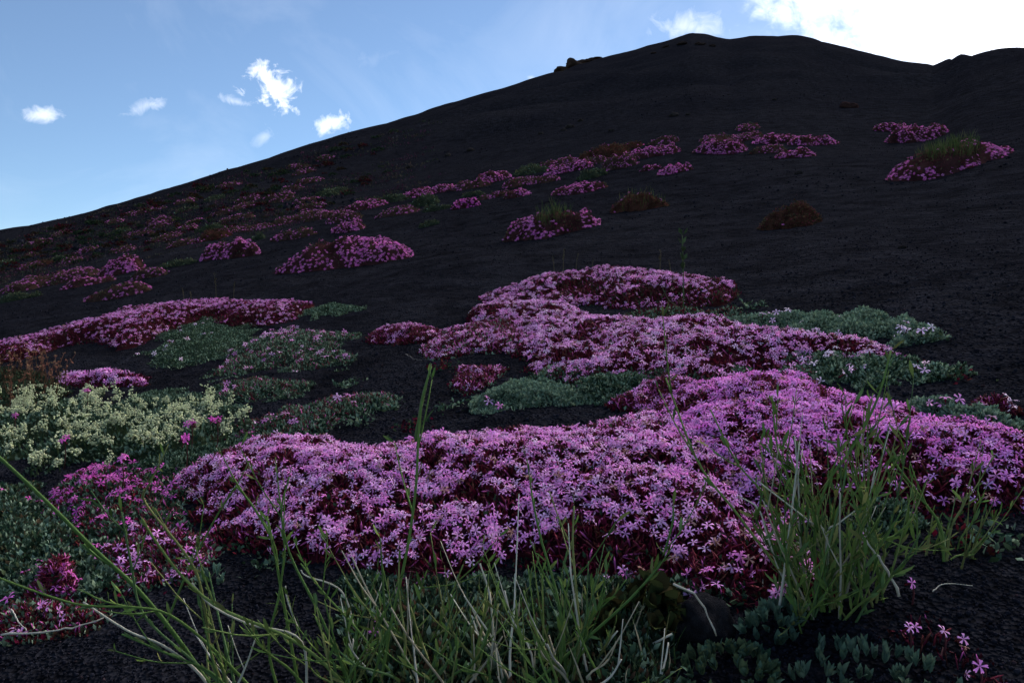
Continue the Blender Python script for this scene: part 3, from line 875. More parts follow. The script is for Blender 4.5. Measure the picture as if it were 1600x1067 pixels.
GRASSP = [(.050, .085, .028), (.075, .105, .035), (.11, .11, .05), (.035, .060, .022)]
FRED = [(.130, .030, .048), (.105, .028, .040), (.150, .050, .060), (.090, .035, .035)]
OLIVE = [(.085, .095, .048), (.105, .110, .060), (.065, .080, .045)]
FAR = {  # type: (leaf palette, body colour, flower share, flower colours, name, label, category, group)
    'P': (FRED * 2 + OLIVE, (.04, .018, .018), .85, (PINK * (.9, .62, .80), PINK * (1, 1.25, 1)), 'soapwort_cushion',
          'domed magenta-pink flower cushion in the belt of plants crossing the upper slope', FC, 'pink cushions up the slope'),
    'V': (FRED * 2 + OLIVE[:1], (.03, .012, .012), 1.15, (DEEP * 1.05, PINK), 'soapwort_cushion',
          'small vivid magenta cushion, brightest of the belt crossing the slope', FC, None),
    'M': (FRED + BRN + OLIVE * 2, (.045, .026, .022), .42, (PINK * (.65, .6, .6), PINK * .8), 'soapwort_cushion',
          'dull reddish cushion past flowering in the belt of plants crossing the slope', FC, 'faded cushions up the slope'),
    'G': (OLIVE * 2 + GRN + GREY[:1], (.025, .032, .02), .0, (PINK, PALE), 'leafy_cushion',
          'small green cushion without flowers in the belt of plants crossing the slope', 'leafy cushion', 'green cushions up the slope'),
    'B': (BRN * 3 + FRED, (.045, .020, .014), .05, (DEEP, PINK), 'dry_cushion',
          'brown dried-out cushion in the belt of plants crossing the slope', 'dry cushion', 'brown cushions up the slope')}

def far_cushion(cx, cy, w, h, ty, seed, label=None, grass=None, extra=None, tilt=0.0):
    r = np.random.default_rng(seed + 900)
    pal, body, share, (pk, pl), name, lab, cat, grp = FAR[ty]
    c = hit(cx, cy + .22 * h)[0]
    Y = c[1]
    a = w / 2 / FPX * Y
    b = a * .62
    top = Y * (533.5 - (cy - h / 2)) / FPX
    H = float(np.clip((top - zt(c[0], c[1])) * .9, .18 * a, .62 * a))
    th = np.linspace(0, 2 * math.pi, 28)[:-1]
    k = 1 + .16 * np.sin(2 * th + seed) + .10 * np.sin(3 * th + seed * 2.3) + r.normal(0, .05, len(th))
    E = np.column_stack([np.cos(th) * a * k, np.sin(th) * b * k])
    ca, sa = math.cos(tilt), math.sin(tilt)
    E = E @ np.array([[ca, sa], [-sa, ca]])
    m = Mat(None, H, min(a, b) * .95, .30, seed, ground=c + E)
    if not label and ty != 'V':
        where = ('high on the left flank beneath the skyline' if seed >= 88 else 'in the high cluster under the summit' if cx > 1090 else 'in the thick upper stretch of the belt crossing the slope' if cx > 840 else
                 'in the middle stretch of the belt crossing the slope' if cx > 640 else 'in the belt just above the large slanting pink cushion' if cx > 420 else
                 'on the left flank above the arched pink bank')
        lab = {'P': 'domed magenta-pink flower cushion ', 'M': 'dull reddish cushion past flowering ', 'G': 'small green flowerless cushion ', 'B': 'brown dried-out cushion '}[ty] + where
    root = thing(name, label or lab, cat, m.base, None if label else grp)
    m.core('body', root, body, M_LEAF, shrink=.006 * Y / 6, res=16)
    pxa = w * h
    ls = max(.011, 3.2 * Y / FPX)
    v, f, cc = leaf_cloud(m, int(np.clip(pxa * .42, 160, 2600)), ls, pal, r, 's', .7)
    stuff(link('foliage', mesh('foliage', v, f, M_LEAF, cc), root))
    if share > 0:
        fs = max(.0155, 2.5 * Y / FPX)
        fpx = fs * FPX / Y
        n = int(np.clip(share * pxa * 1.9 / fpx ** 2, 12, 1500))
        p = m.sample(n * 2, r); s, d = m.surf(p); nn = m.normal(p)
        k = .5 + 1.3 * fbm(p[:, 0] * 3 / a, p[:, 1] * 3 / a, seed + 5, 2)
        if extra: k = k * extra(*proj(s))
        kp = r.random(len(p)) < np.clip(k, 0, 1)
        s, nn = s[kp][:n], nn[kp][:n]
        if len(s):
            fr = frames(dir_cone(nn + np.array([0, -.2, .2]), .35, r), None, r)
            v, f, cc = scatter(STAR_V, STAR_F, s + nn * fs * .35 - m.base, fr, fs * .5 * r.uniform(.8, 1.2, len(s)), np.ones((11, 3)), flower_tints(len(s), pk, pl, r, 0))
            stuff(link('flower_mass', mesh('flower_mass', v, f, M_PETAL, cc), root))
    if grass:
        n, L, gx, rad = grass
        q = grass_blades(m, n, L, r, GRASSP, gx, rad)
        stuff(link('grass_tuft', mesh('grass_tuft', q[0], q[1], M_LEAF, q[2]), root))
    return root

def named_far():
    far_cushion(535, 402, 182, 54, 'P', 1, 'large slanting pink flower cushion alone on bare ash above the arched bank', tilt=-.1)
    far_cushion(365, 394, 82, 36, 'P', 2, 'round pink cushion left of the large slanting one')
    far_cushion(855, 355, 115, 46, 'P', 3, 'pink-rimmed cushion with a tall green grass tuft growing from its top', (320, .085, .12, .7), ell(1, (868, 345, 32, 18, .05)))
    far_cushion(1000, 318, 98, 30, 'B', 4, 'brownish cushion topped with thin dry grass on the dark slope', (120, .07, .1, 1.2))
    far_cushion(1238, 341, 110, 40, 'B', 5, 'brown domed cushion with a pale pink rim alone on the slope', None, ell(.0, (1238, 358, 60, 8, 6)))
    far_cushion(1480, 256, 186, 46, 'P', 6, 'widest upper cushion, dark pink with a big green grass tuft in its middle', (600, .085, 0, .7), ell(.9, (1470, 240, 55, 22, .03)))
    far_cushion(1430, 213, 82, 32, 'P', 7, 'pink cushion next above the wide grass-tufted one')
    far_cushion(1394, 201, 46, 17, 'P', 8, 'little pink cushion touching the one above the grass-tufted cushion')
    far_cushion(727, 320, 46, 19, 'V', 9)
    far_cushion(190, 419, 82, 30, 'P', 10, 'bright pink cushion among dull ones above the left end of the arched bank')
named_far()
def flank_list():
    # muted low cushions that fade out towards the left skyline
    r = np.random.default_rng(17); L = []
    while len(L) < 36:
        px = float(r.uniform(0, 560)); y0 = float(np.interp(px, [p[0] for p in SIL], [p[1] for p in SIL]))
        py = y0 + 22 + r.random() * 85
        if py > 440 - .2 * px or any(abs(px - a) < 26 and abs(py - b) < 8 for a, b, *_ in L): continue
        t = (py - y0) / 107
        L.append((px, py, r.uniform(22, 34) + 26 * t, r.uniform(6, 8) + 6 * t, 'MMMGM'[r.integers(5)]))
    return L
for i_, (cx, cy, w, h, ty) in enumerate([
        (1128, 232, 84, 30, 'P'), (1122, 217, 62, 14, 'M'), (1245, 241, 56, 18, 'P'), (1266, 222, 62, 20, 'P'), (1216, 219, 62, 18, 'P'), (1206, 234, 56, 18, 'M'),
        (1168, 199, 42, 13, 'M'), (1165, 215, 62, 16, 'M'), (1053, 266, 52, 20, 'P'), (1016, 263, 28, 11, 'P'), (1022, 238, 80, 22, 'P'), (1040, 220, 42, 16, 'M'),
        (965, 256, 62, 28, 'M'), (946, 240, 84, 26, 'B'), (925, 273, 46, 20, 'G'), (888, 263, 62, 22, 'P'), (872, 256, 60, 18, 'M'), (905, 296, 78, 20, 'P'),
        (828, 266, 66, 16, 'G'), (770, 278, 62, 20, 'P'), (815, 285, 64, 20, 'M'), (775, 305, 48, 12, 'M'), (806, 304, 38, 16, 'P'), (733, 290, 62, 16, 'M'),
        (690, 296, 56, 14, 'P'), (655, 303, 62, 16, 'P'), (664, 315, 52, 22, 'G'), (622, 331, 62, 18, 'M'), (682, 326, 42, 14, 'G'), (608, 312, 60, 16, 'G'),
        (545, 356, 52, 22, 'P'), (540, 339, 62, 22, 'M'), (572, 322, 62, 16, 'P'), (505, 338, 50, 14, 'M'), (468, 340, 84, 16, 'M'), (460, 368, 60, 18, 'M'),
        (112, 432, 104, 22, 'M'), (236, 427, 62, 18, 'M'), (50, 444, 104, 22, 'M'), (138, 441, 72, 14, 'P'), (188, 458, 92, 24, 'M'), (280, 411, 52, 13, 'G'),
        (28, 464, 62, 16, 'G'), (404, 371, 28, 12, 'G'), (334, 368, 62, 20, 'B'), (287, 380, 48, 14, 'M'), (515, 305, 26, 12, 'G'), (670, 350, 28, 13, 'G'),
        (60, 412, 50, 13, 'B'), (110, 408, 40, 11, 'M'), (380, 322, 44, 10, 'M'), (440, 312, 40, 9, 'M'), (250, 352, 46, 12, 'M'), (740, 303, 34, 10, 'G'),
        (850, 282, 46, 13, 'M'), (925, 252, 50, 14, 'M'), (990, 246, 46, 14, 'M'), (985, 229, 44, 12, 'B')] + flank_list()):
    far_cushion(cx, cy, w, h, ty, 30 + i_)

# small dull tufts dotted over the left flank: one plant each, six shapes shared
def flank_tufts():
    r = np.random.default_rng(77)
    protos = []
    for k in range(6):
        th = np.linspace(0, 2 * math.pi, 20)[:-1]
        n = 130
        d = r.normal(0, 1, (n, 3)); d[:, 2] = abs(d[:, 2]) * .9; d /= np.linalg.norm(d, axis=1, keepdims=True)
        pos = d * np.array([1, .8, .42]) * r.uniform(.55, 1, (n, 1))
        fr = frames(dir_cone(d, .6, r), None, r)[:, :, [2, 0, 1]]
        pal = [GRN + BRN, RED + BRN, GRN + GRASSP[:1], BRN, RED * 2 + GRN, GRN][k]
        v, f, c = scatter(*LEAF_S, pos, fr, r.uniform(.22, .45, n), np.linspace(.6, 1.1, 4)[:, None] * np.ones((1, 3)), pick(pal, n, r) * .55)
        protos.append(mesh('tuft', v, f, M_LEAF, c))
    N = 250
    px = r.beta(1, 1.5, 900) * 640 - 10
    sky_y = np.interp(px, [p[0] for p in SIL], [p[1] for p in SIL])
    py = sky_y + 10 + r.random(900) * 95
    keep = py < 430 - .16 * px
    px, py = px[keep][:N], py[keep][:N]
    P = hit(px, py)
    for (x, y) in P:
        if y > 100: continue
        k = int(r.integers(6))
        o = bpy.data.objects.new('flank_tuft', protos[k]); scn.collection.objects.link(o)
        s = r.uniform(.004, .010) * y
        o.location = (x, y, float(zt(x, y)) - s * .08); o.rotation_euler = (0, 0, r.uniform(0, 6.28)); o.scale = (s, s, s)
        tag(o, 'tiny ' + ['olive', 'reddish brown', 'dark green', 'brown', 'wine-red', 'dull green'][k] + ' tuft scattered on the left flank beneath the skyline', 'tuft', 'tufts on the left flank')
flank_tufts()

def flank_cover():
    """the thin mottled growth that tints the left flank, far too fine to count"""
    r = np.random.default_rng(78)
    n = 2600
    px = r.beta(1, 1.4, n) * 700 - 20
    sk = np.interp(px, [p[0] for p in SIL], [p[1] for p in SIL])
    py = sk + 6 + r.random(n) ** .8 * 120
    ok = py < 455 - .22 * px
    P = hit(px[ok], py[ok]); P = P[P[:, 1] < 110]
    P = P[fbm(P[:, 0] * .5, (P[:, 1] - .6 * P[:, 0]) * .9, 91, 2) > -.12]
    parts = []
    k = 9
    q = np.repeat(P, k, 0); y = q[:, 1:2]
    q = q + r.normal(0, .005, q.shape) * y * np.array([1.3, .8])
    pos = np.column_stack([q, zt(q[:, 0], q[:, 1])])
    pal = np.array([(.045, .050, .030), (.060, .022, .034), (.075, .060, .040), (.030, .042, .028), (.085, .035, .055), (.05, .045, .045)])
    col = np.repeat(pal[r.integers(0, 6, len(P))], k, 0) * r.uniform(.6, 1.3, len(q))[:, None]
    fr = frames(dir_cone(np.tile([[0, -.3, 1.]], (len(q), 1)), .6, r), None, r)[:, :, [2, 0, 1]]
    v, f, c = scatter(*LEAF_S, pos, fr, y[:, 0] * r.uniform(.0018, .0040, len(q)), np.ones((4, 3)), col * np.array([.75, .8, .95]))
    o = stuff(link('ground_cover', mesh('ground_cover', v, f, M_LEAF, c)))
    o['label'] = 'thin mottled ground cover tinting the left flank of the slope'; o['category'] = 'ground cover'
flank_cover()

# ------------------------------------------------------------------ cream-flowered plant and russet shrub at the left
def cream_plant():
    r = np.random.default_rng(21)
    m = Mat([(-60, 730), (-60, 630), (40, 612), (110, 606), (200, 632), (300, 642), (380, 656), (392, 672), (340, 694), (260, 708), (180, 714), (80, 724)], .028, None, .5, 61, rag=.2)
    root = thing('cream_flower_plant', 'spreading plant with many upright heads of tiny cream-white florets', 'flower plant', m.base)
    m.core('body', root, (.02, .03, .016), M_LEAF, .008)
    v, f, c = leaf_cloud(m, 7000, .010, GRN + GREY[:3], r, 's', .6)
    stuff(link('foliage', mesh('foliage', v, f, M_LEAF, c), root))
    heads = []
    for k in range(6):
        parts = []
        nb = r.integers(3, 6)
        parts.append(tube([(0, 0, -.035), (0, 0, .012)], [.0011, .0008], 4, (.05, .08, .035)))
        for b in range(nb):
            a = r.uniform(0, 6.28); e = np.array([math.cos(a) * r.uniform(.002, .011), math.sin(a) * r.uniform(.002, .011), r.uniform(0, .022)])
            parts.append(tube([(0, 0, -.006), e], [.0007, .0005], 3, (.06, .09, .04)))
            n = int(r.integers(6, 12))
            pos = e + r.normal(0, .0032, (n, 3))
            fr = frames(r.normal(0, 1, (n, 3)), None, r)
            t = np.repeat(r.uniform(.75, 1.1, n)[:, None], 3, 1)
            parts.append(scatter(OCT_V, OCT_F, pos, fr, r.uniform(.0016, .0027, n), np.array([(.80, .84, .55)] * 6) * np.array([1, .9, 1, .95, 1.05, .7])[:, None], t))
        heads.append(mesh('flower_head', *cat_(parts)[:2], M_PETAL, cat_(parts)[2]))
    n = 230
    p = m.sample(800, r, edge=-.014)
    s, d = m.surf(p)
    px, py = proj(s)
    k = .32 + 1.3 * fbm(p[:, 0] * 26, p[:, 1] * 26, 8, 2)
    k = np.where((px > 60) & (px < 130) & (py < 650), k * .5, k)
    kp = (r.random(len(p)) < np.clip(k, .05, 1)) & (px > -30)
    for q in s[kp][:n]:
        o = bpy.data.objects.new('flower_head', heads[r.integers(6)]); scn.collection.objects.link(o); o.parent = root
        z = r.uniform(.7, 1.15)
        o.location = q + np.array([0, 0, r.uniform(.004, .026)]) - m.base; o.scale = (z, z, z)
        o.rotation_euler = (r.normal(0, .25), r.normal(0, .25), r.uniform(0, 6.28))
    # stray magenta blooms among the cream heads
    ms = flower_meshes('deep', DEEP, PINK)
    for (fx, fy) in ((135, 615), (22, 655), (298, 668), (338, 660), (290, 693), (190, 725), (100, 690)):
        g = hit(fx, fy, .05)[0]
        b = np.array([g[0], g[1], float(zt(*g))])
        t = thing('catchfly_sprig', 'lone purple-pink bloom standing among the cream florets', 'flower', b, 'stray blooms in the cream-flowered plant')
        sv, sf, sc_ = tube(spline([(0, 0, 0), (.003, 0, .03), (.002, -.002, .056)], 5), [.0012, .001, .001, .0009, .0008], 4, (.06, .02, .02))
        st = link('stem', mesh('stem', sv, sf, M_STEM, sc_), t)
        for j in range(4):
            o = link('flower', ms[r.integers(16)], st, (r.normal(0, .004), r.normal(0, .004), .056 + r.uniform(-.004, .006)))
            o.rotation_euler = (r.uniform(.1, .9), r.normal(0, .5), r.uniform(0, 6)); o.scale = (.0072,) * 3
cream_plant()

def russet_shrub():
    r = np.random.default_rng(22)
    m = Mat([(-60, 640), (-60, 560), (20, 555), (75, 575), (95, 605), (60, 628), (0, 645)], .06, None, .4, 62)
    root = thing('russet_shrub', 'dark leafy shrub with russet seed stalks at the left above the cream flowers', 'shrub', m.base)
    m.core('body', root, (.018, .02, .012), M_LEAF, .01)
    v, f, c = leaf_cloud(m, 5000, .010, GRN + BRN[:2], r, 's', .7)
    stuff(link('foliage', mesh('foliage', v, f, M_LEAF, c), root))
    p = m.sample(70, r); s, _ = m.surf(p)
    for q in s:
        L = r.uniform(.045, .11)
        pts = spline([(0, 0, 0), (r.normal(0, .006), r.normal(0, .006), L * .5), (r.normal(0, .014), r.normal(0, .01), L)], 6)
        parts = [tube(pts, np.linspace(.0011, .0006, 6), 4, (.10, .06, .03), (.16, .07, .05))]
        n = 16
        i = r.integers(2, 6, n)
        parts.append(scatter(*LEAF_S, pts[i], frames(dir_cone(np.tile([[0, 0, .5]], (n, 1)), .8, r), None, r)[:, :, [2, 0, 1]], r.uniform(.005, .010, n), np.ones((4, 3)), pick([(.30, .13, .09), (.20, .09, .06), (.24, .15, .09)], n, r)))
        v, f, c = cat_(parts)
        link('stalk', mesh('stalk', v, f, M_LEAF, c), root, q - m.base)
russet_shrub()

# ------------------------------------------------------------------ broom plants in front
BGRN = [(.100, .165, .042), (.070, .130, .036), (.135, .190, .055), (.080, .140, .055), (.165, .18, .065)]
DRYC = [(.42, .40, .33), (.34, .30, .22), (.48, .46, .40)]

def narrow_leaves(pts, n, L, r, pal=BGRN):
    i = r.integers(1, len(pts), n)
    tg = np.gradient(pts, axis=0); tg /= np.linalg.norm(tg, axis=1, keepdims=True)
    d = dir_cone(tg[i] * .9 + np.array([0, 0, .25]), .45, r)
    fr = frames(d, None, r)[:, :, [2, 0, 1]]
    s = L * r.uniform(.5, 1.2, n)
    return scatter(LEAF_V, LEAF_F, pts[i], fr, np.column_stack([s, s * .38, s]), np.linspace(.8, 1.1, 6)[:, None] * np.ones((1, 3)), pick(pal, n, r))

def stem_geo(pts, r0, r1, col, r, side=2, sl=.05, leaves=6, ll=.014):
    n = len(pts)
    parts = [tube(pts, np.linspace(r0, r1, n), 5, np.array(col) * .9, np.array(col) * 1.15)]
    lv = []
    for k in range(side):
        i = int(r.integers(n // 3, n - 1))
        tg = pts[min(i + 1, n - 1)] - pts[i]; tg = tg / (np.linalg.norm(tg) + 1e-9)
        d = dir_cone(tg[None], .38, r)[0]
        L = sl * r.uniform(.5, 1.3)
        b = spline([pts[i], pts[i] + d * L * .5 + np.array([0, 0, .06 * L]), pts[i] + d * L + np.array([0, 0, .25 * L])], 6)
        parts.append(tube(b, np.linspace(r1 * 1.05, r1 * .55, 6), 4, np.array(col), np.array(col) * 1.2))
        if leaves: lv.append(narrow_leaves(b, max(leaves // 2, 2), ll, r))
    if leaves: lv.append(narrow_leaves(pts, leaves, ll, r))
    return cat_(parts), lv

def broom(name, label, bases, n, Lr, spread, seed, traced=(), side=3, leaves=7, ll=.014, dry=.10, lean=(0, 0), rad=(.0012, .0006), sl=.05, cat='broom plant'):
    """bases: pixels of the root stock on the ground; traced: stems followed in the photograph as (pixels, depth gain towards the tip, radius, colour)"""
    r = np.random.default_rng(seed)
    B = hit([b[0] for b in bases], [b[1] for b in bases])
    c = B.mean(0); base = np.array([c[0], c[1], float(zt(*c))])
    root = thing(name, label, cat, base)
    LV = []
    def add(pts, r0, r1, col, sd, lf):
        (v, f, cc), lv = stem_geo(pts, r0, r1, col, r, sd, sl, lf, ll)
        link('stem', mesh('stem', v, f, M_STEM, cc), root); LV.extend(lv)
    for k in range(n):
        b = B[r.integers(len(B))] + r.normal(0, .012, 2)
        b3 = np.array([b[0], b[1], float(zt(*b)) - .004])
        L = r.uniform(*Lr)
        a = r.uniform(0, 6.28); o = spread * r.uniform(.2, 1.15)
        d = np.array([math.cos(a) * o + lean[0], math.sin(a) * o * .7 + lean[1], 1.0]); d /= np.linalg.norm(d)
        j = r.normal(0, .22, 3) * L
        pts = spline([b3, b3 + d * L * .4 + j * .3, b3 + d * L * .75 + j * .9, b3 + d * L + j * 1.2 + np.array([0, 0, .06 * L])], 11) - base
        isdry = r.random() < dry
        col = np.array(DRYC[r.integers(3)] if isdry else BGRN[r.integers(5)]) * r.uniform(.7, 1.1)
        add(pts, rad[0] * r.uniform(.7, 1.2), rad[1], col, int(r.integers(0, side + 1)) if not isdry else 1, 0 if isdry else leaves)
    for tr in traced:
        px, gain, rr, ck = tr
        g = hit(px[0][0], px[0][1])[0]
        d0 = g[1]; m_ = len(px)
        P3 = [at(x, y, d0 + gain * i / (m_ - 1)) for i, (x, y) in enumerate(px)]
        P3[0][2] -= .004
        pts = spline(P3, 22) - base
        col = np.array(DRYC[0] if ck == 'd' else BGRN[r.integers(5)])
        add(pts, rr, rr * .55, col, 0 if ck == 'd' else 2, 0 if ck == 'd' else 8)
    if LV:
        v, f, cc = cat_(LV)
        stuff(link('leaf_mass', mesh('leaf_mass', v, f, M_LEAF, cc), root))
    return root

broom('broom_plant', 'bushy green broom plant with pale dry twigs growing before the vivid pink mound', [(1270, 965), (1300, 960), (1285, 945), (1320, 950), (1240, 955), (1350, 930)], 52, (.045, .12), .55, 5, dry=.16,
      traced=[([(1285, 955), (1272, 850), (1290, 760), (1335, 695), (1372, 620), (1392, 548)], .06, .0016, 'g'),
              ([(1290, 955), (1265, 850), (1240, 770), (1215, 700), (1206, 618)], .05, .0013, 'g'),
              ([(1270, 955), (1210, 880), (1150, 800), (1090, 720), (1040, 590)], .05, .0014, 'g'),
              ([(1300, 955), (1300, 860), (1320, 780), (1345, 720), (1350, 640)], .05, .0012, 'g'),
              ([(1270, 950), (1240, 860), (1200, 780), (1150, 720), (1110, 640)], .04, .0012, 'g'),
              ([(1300, 945), (1345, 830), (1350, 790), (1330, 740)], .02, .0012, 'g'),
              ([(1310, 945), (1345, 830), (1370, 770), (1392, 715)], .02, .0012, 'g'),
              ([(1300, 945), (1350, 860), (1400, 835), (1425, 810)], .0, .0011, 'g'),
              ([(1270, 945), (1225, 905), (1200, 840), (1185, 795), (1155, 775)], .0, .0010, 'd'),
              ([(1290, 945), (1292, 840), (1262, 812), (1185, 752)], .0, .0010, 'd'),
              ([(1292, 945), (1292, 838), (1310, 818), (1340, 795)], .0, .0010, 'd')], side=4, leaves=9, ll=.016)
broom('broom_plant', 'tangled green broom with a tall budded stalk, rooted before the middle of the front bank', [(520, 1090), (560, 1100), (600, 1085), (640, 1100), (690, 1095), (560, 1050), (640, 1050)], 34, (.04, .095), .9, 6, dry=.18,
      traced=[([(590, 1090), (612, 970), (636, 860), (650, 760), (654, 680), (661, 620), (674, 572)], .03, .0014, 'g'),
              ([(470, 1080), (436, 900), (428, 850), (395, 790), (368, 758)], .0, .0014, 'g'),
              ([(560, 1090), (500, 960), (455, 870), (440, 800), (452, 745)], .02, .0013, 'g'),
              ([(440, 1090), (420, 1010), (436, 930), (445, 860), (440, 830)], .0, .0013, 'g'),
              ([(640, 1080), (560, 985), (510, 930), (470, 880)], .0, .0011, 'g'),
              ([(470, 985), (450, 940), (446, 915)], .0, .0010, 'd'), ([(560, 1000), (535, 925), (480, 900), (470, 890)], 0, .0010, 'd')], side=3, leaves=7)
def bud_tip():
    # slender closed spike that tops the tall stalk
    r = np.random.default_rng(3)
    rt = [o for o in bpy.data.objects if o.get('label', '').startswith('tangled green broom with a tall')][0]
    g = hit(590, 1090)[0][1]
    P = spline([at(x, y, g + .03) for x, y in ((650, 690), (652, 670), (656, 645), (661, 620), (667, 596), (674, 568))], 12) - np.array(rt.location)
    v, f, c = tube(P, np.array([.0011, .0017, .0018, .0014, .0012, .0014, .0016, .0016, .0014, .0011, .0008, .0003]), 6, (.075, .12, .04), (.15, .19, .09))
    link('bud_spike', mesh('bud_spike', v, f, M_STEM, c, True), rt)
bud_tip()
broom('broom_plant', 'tangled green and straw-coloured broom rooted in front of the dark lava rock', [(740, 1095), (800, 1105), (850, 1090), (900, 1100), (950, 1090), (820, 1060), (900, 1055)], 36, (.035, .085), .85, 7,
      traced=[([(800, 1090), (860, 1045), (930, 985), (990, 930), (1030, 880), (1050, 820), (1052, 790)], .02, .0014, 'g'),
              ([(885, 1070), (880, 990), (868, 920), (845, 840), (830, 770)], .03, .0014, 'g'),
              ([(890, 1080), (905, 1000), (900, 920), (895, 850), (897, 790)], .02, .0013, 'g'),
              ([(760, 1080), (770, 1000), (765, 930), (750, 880)], 0, .0011, 'd'), ([(790, 1080), (775, 1010), (745, 960), (725, 930)], 0, .0010, 'd'),
              ([(820, 1040), (870, 1050), (930, 1042), (1000, 1015), (1050, 990)], -.02, .0016, 'd'),
              ([(930, 1040), (950, 1005), (965, 985)], 0, .0012, 'd')], side=3, leaves=7, dry=.3)
broom('broom_plant', 'sprawling broom whose long green stems reach across the bare ash at the left', [(330, 1095), (360, 1100), (400, 1105), (420, 1095)], 8, (.04, .09), .8, 8, lean=(-.35, 0),
      traced=[([(350, 1095), (280, 1000), (215, 920), (150, 860), (80, 790), (0, 715), (-60, 665)], -.08, .0020, 'g'),
              ([(420, 1095), (330, 1010), (265, 960), (210, 948), (130, 945), (60, 925), (-20, 895)], -.06, .0013, 'g'),
              ([(560, 1085), (500, 1030), (440, 990), (345, 950), (285, 900), (240, 840), (222, 810)], -.03, .0016, 'g'),
              ([(480, 1090), (470, 1000), (390, 975), (330, 945), (300, 910)], -.02, .0012, 'd'),
              ([(345, 1095), (310, 1050), (255, 1008), (200, 985), (130, 940)], -.04, .0014, 'd'),
              ([(255, 980), (290, 900), (320, 840), (345, 795), (366, 762)], -.02, .0013, 'g'),
              ([(360, 1095), (330, 1020), (320, 950), (300, 880), (230, 790), (225, 765)], -.05, .0014, 'g'),
              ([(390, 1095), (300, 1030), (225, 960), (205, 880), (190, 800)], -.05, .0013, 'g'),
              ([(380, 1095), (330, 1050), (260, 1020), (190, 990)], -.03, .0012, 'g')], side=2, leaves=5)
broom('broom_plant', 'small lone broom sprig with a woody foot on bare ash', [(1475, 872), (1478, 874)], 7, (.03, .06), .8, 9,
      traced=[([(1475, 878), (1470, 825), (1445, 785), (1400, 725), (1370, 680)], .02, .0014, 'g'), ([(1478, 876), (1486, 825), (1505, 790), (1512, 770)], .01, .0013, 'g'),
              ([(1476, 876), (1495, 868), (1520, 866), (1535, 848)], 0, .0009, 'g')], side=2, leaves=6, dry=.2)

# low green growth below the broom stems
def undergrowth():
    r = np.random.default_rng(41)
    m = Mat([(470, 1110), (490, 980), (540, 915), (640, 905), (760, 912), (900, 915), (1020, 910), (1050, 960), (1020, 1110)], .022, None, .5, 63)
    root = thing('grass_clump', 'low grassy green growth at the foot of the tangled broom', 'grass', m.base)
    m.core('body', root, (.012, .016, .010), M_LEAF, .006)
    v, f, c = cat_([leaf_cloud(m, 8000, .010, GRN * 2 + GREY[:2] + BRN[:2], r, 's', .7, 0, .8), grass_blades(m, 260, .034, r, GRASSP + DRYC[1:2], 0, 9, .022)])
    stuff(link('blade_mass', mesh('blade_mass', v, f, M_LEAF, c), root))
undergrowth()

# ------------------------------------------------------------------ leafy rosette plants, every leaf a part
def leaf_mesh(width, curl, pal, seed, n=5, tip=.8):
    r = np.random.default_rng(seed)
    V, F = [], []
    for i in range(n + 1):
        t = i / n
        w = width * (math.sin(math.pi * min(t ** tip, 1) * .93 + .12)) if t < 1 else .02
        z = curl * math.sin(t * 1.9)
        V += [(t, -w, z + .25 * w), (t, 0, z), (t, w, z + .25 * w)]
    for i in range(n):
        a = i * 3
        F += [(a, a + 3, a + 4, a + 1), (a + 1, a + 4, a + 5, a + 2)]
    c = np.array(pal[r.integers(len(pal))]) * r.uniform(.8, 1.2)
    C = np.array([c * (1.1 if k % 3 == 1 else .95) for k in range(len(V))])
    return mesh('leaf', np.array(V), np.array(F), M_LEAF, C)

def rosettes(name, label, cat, poly, H, n_ros, per, L, pal, width, seed, tilt=.55):
    r = np.random.default_rng(seed)
    m = Mat(poly, H, None, .3, seed)
    root = thing(name, label, cat, m.base)
    ms = [leaf_mesh(width * r.uniform(.8, 1.2), r.uniform(.05, .25), pal, seed * 7 + k) for k in range(7)]
    from mathutils import Matrix
    p = m.sample(n_ros, r); s, _ = m.surf(p); nn = m.normal(p)
    cnt = 0
    for q, n_ in zip(s, nn):
        ax = dir_cone((n_ + np.array([0, 0, .4]))[None], .22, r)[0]
        for k in range(per):
            if cnt >= 300: return root
            a = k * 2.4 + r.normal(0, .3)
            f0 = frames(ax[None], np.array([a]), r)[0]
            e = tilt * r.uniform(.5, 1.6) * (.55 + .6 * k / per)
            d = f0[:, 0] * math.sin(min(e, 1.5)) + ax * math.cos(min(e, 1.5))
            y = np.cross(ax, d); y /= np.linalg.norm(y) + 1e-9
            z = np.cross(d, y)
            l = L * r.uniform(.7, 1.2)
            M = np.eye(4); M[:3, :3] = np.stack([d, y, z], 1) * l; M[:3, 3] = q - m.base - ax * L * .15
            o = bpy.data.objects.new('leaf', ms[r.integers(7)]); scn.collection.objects.link(o); o.parent = root
            o.matrix_basis = Matrix(M.tolist()); cnt += 1
    return root

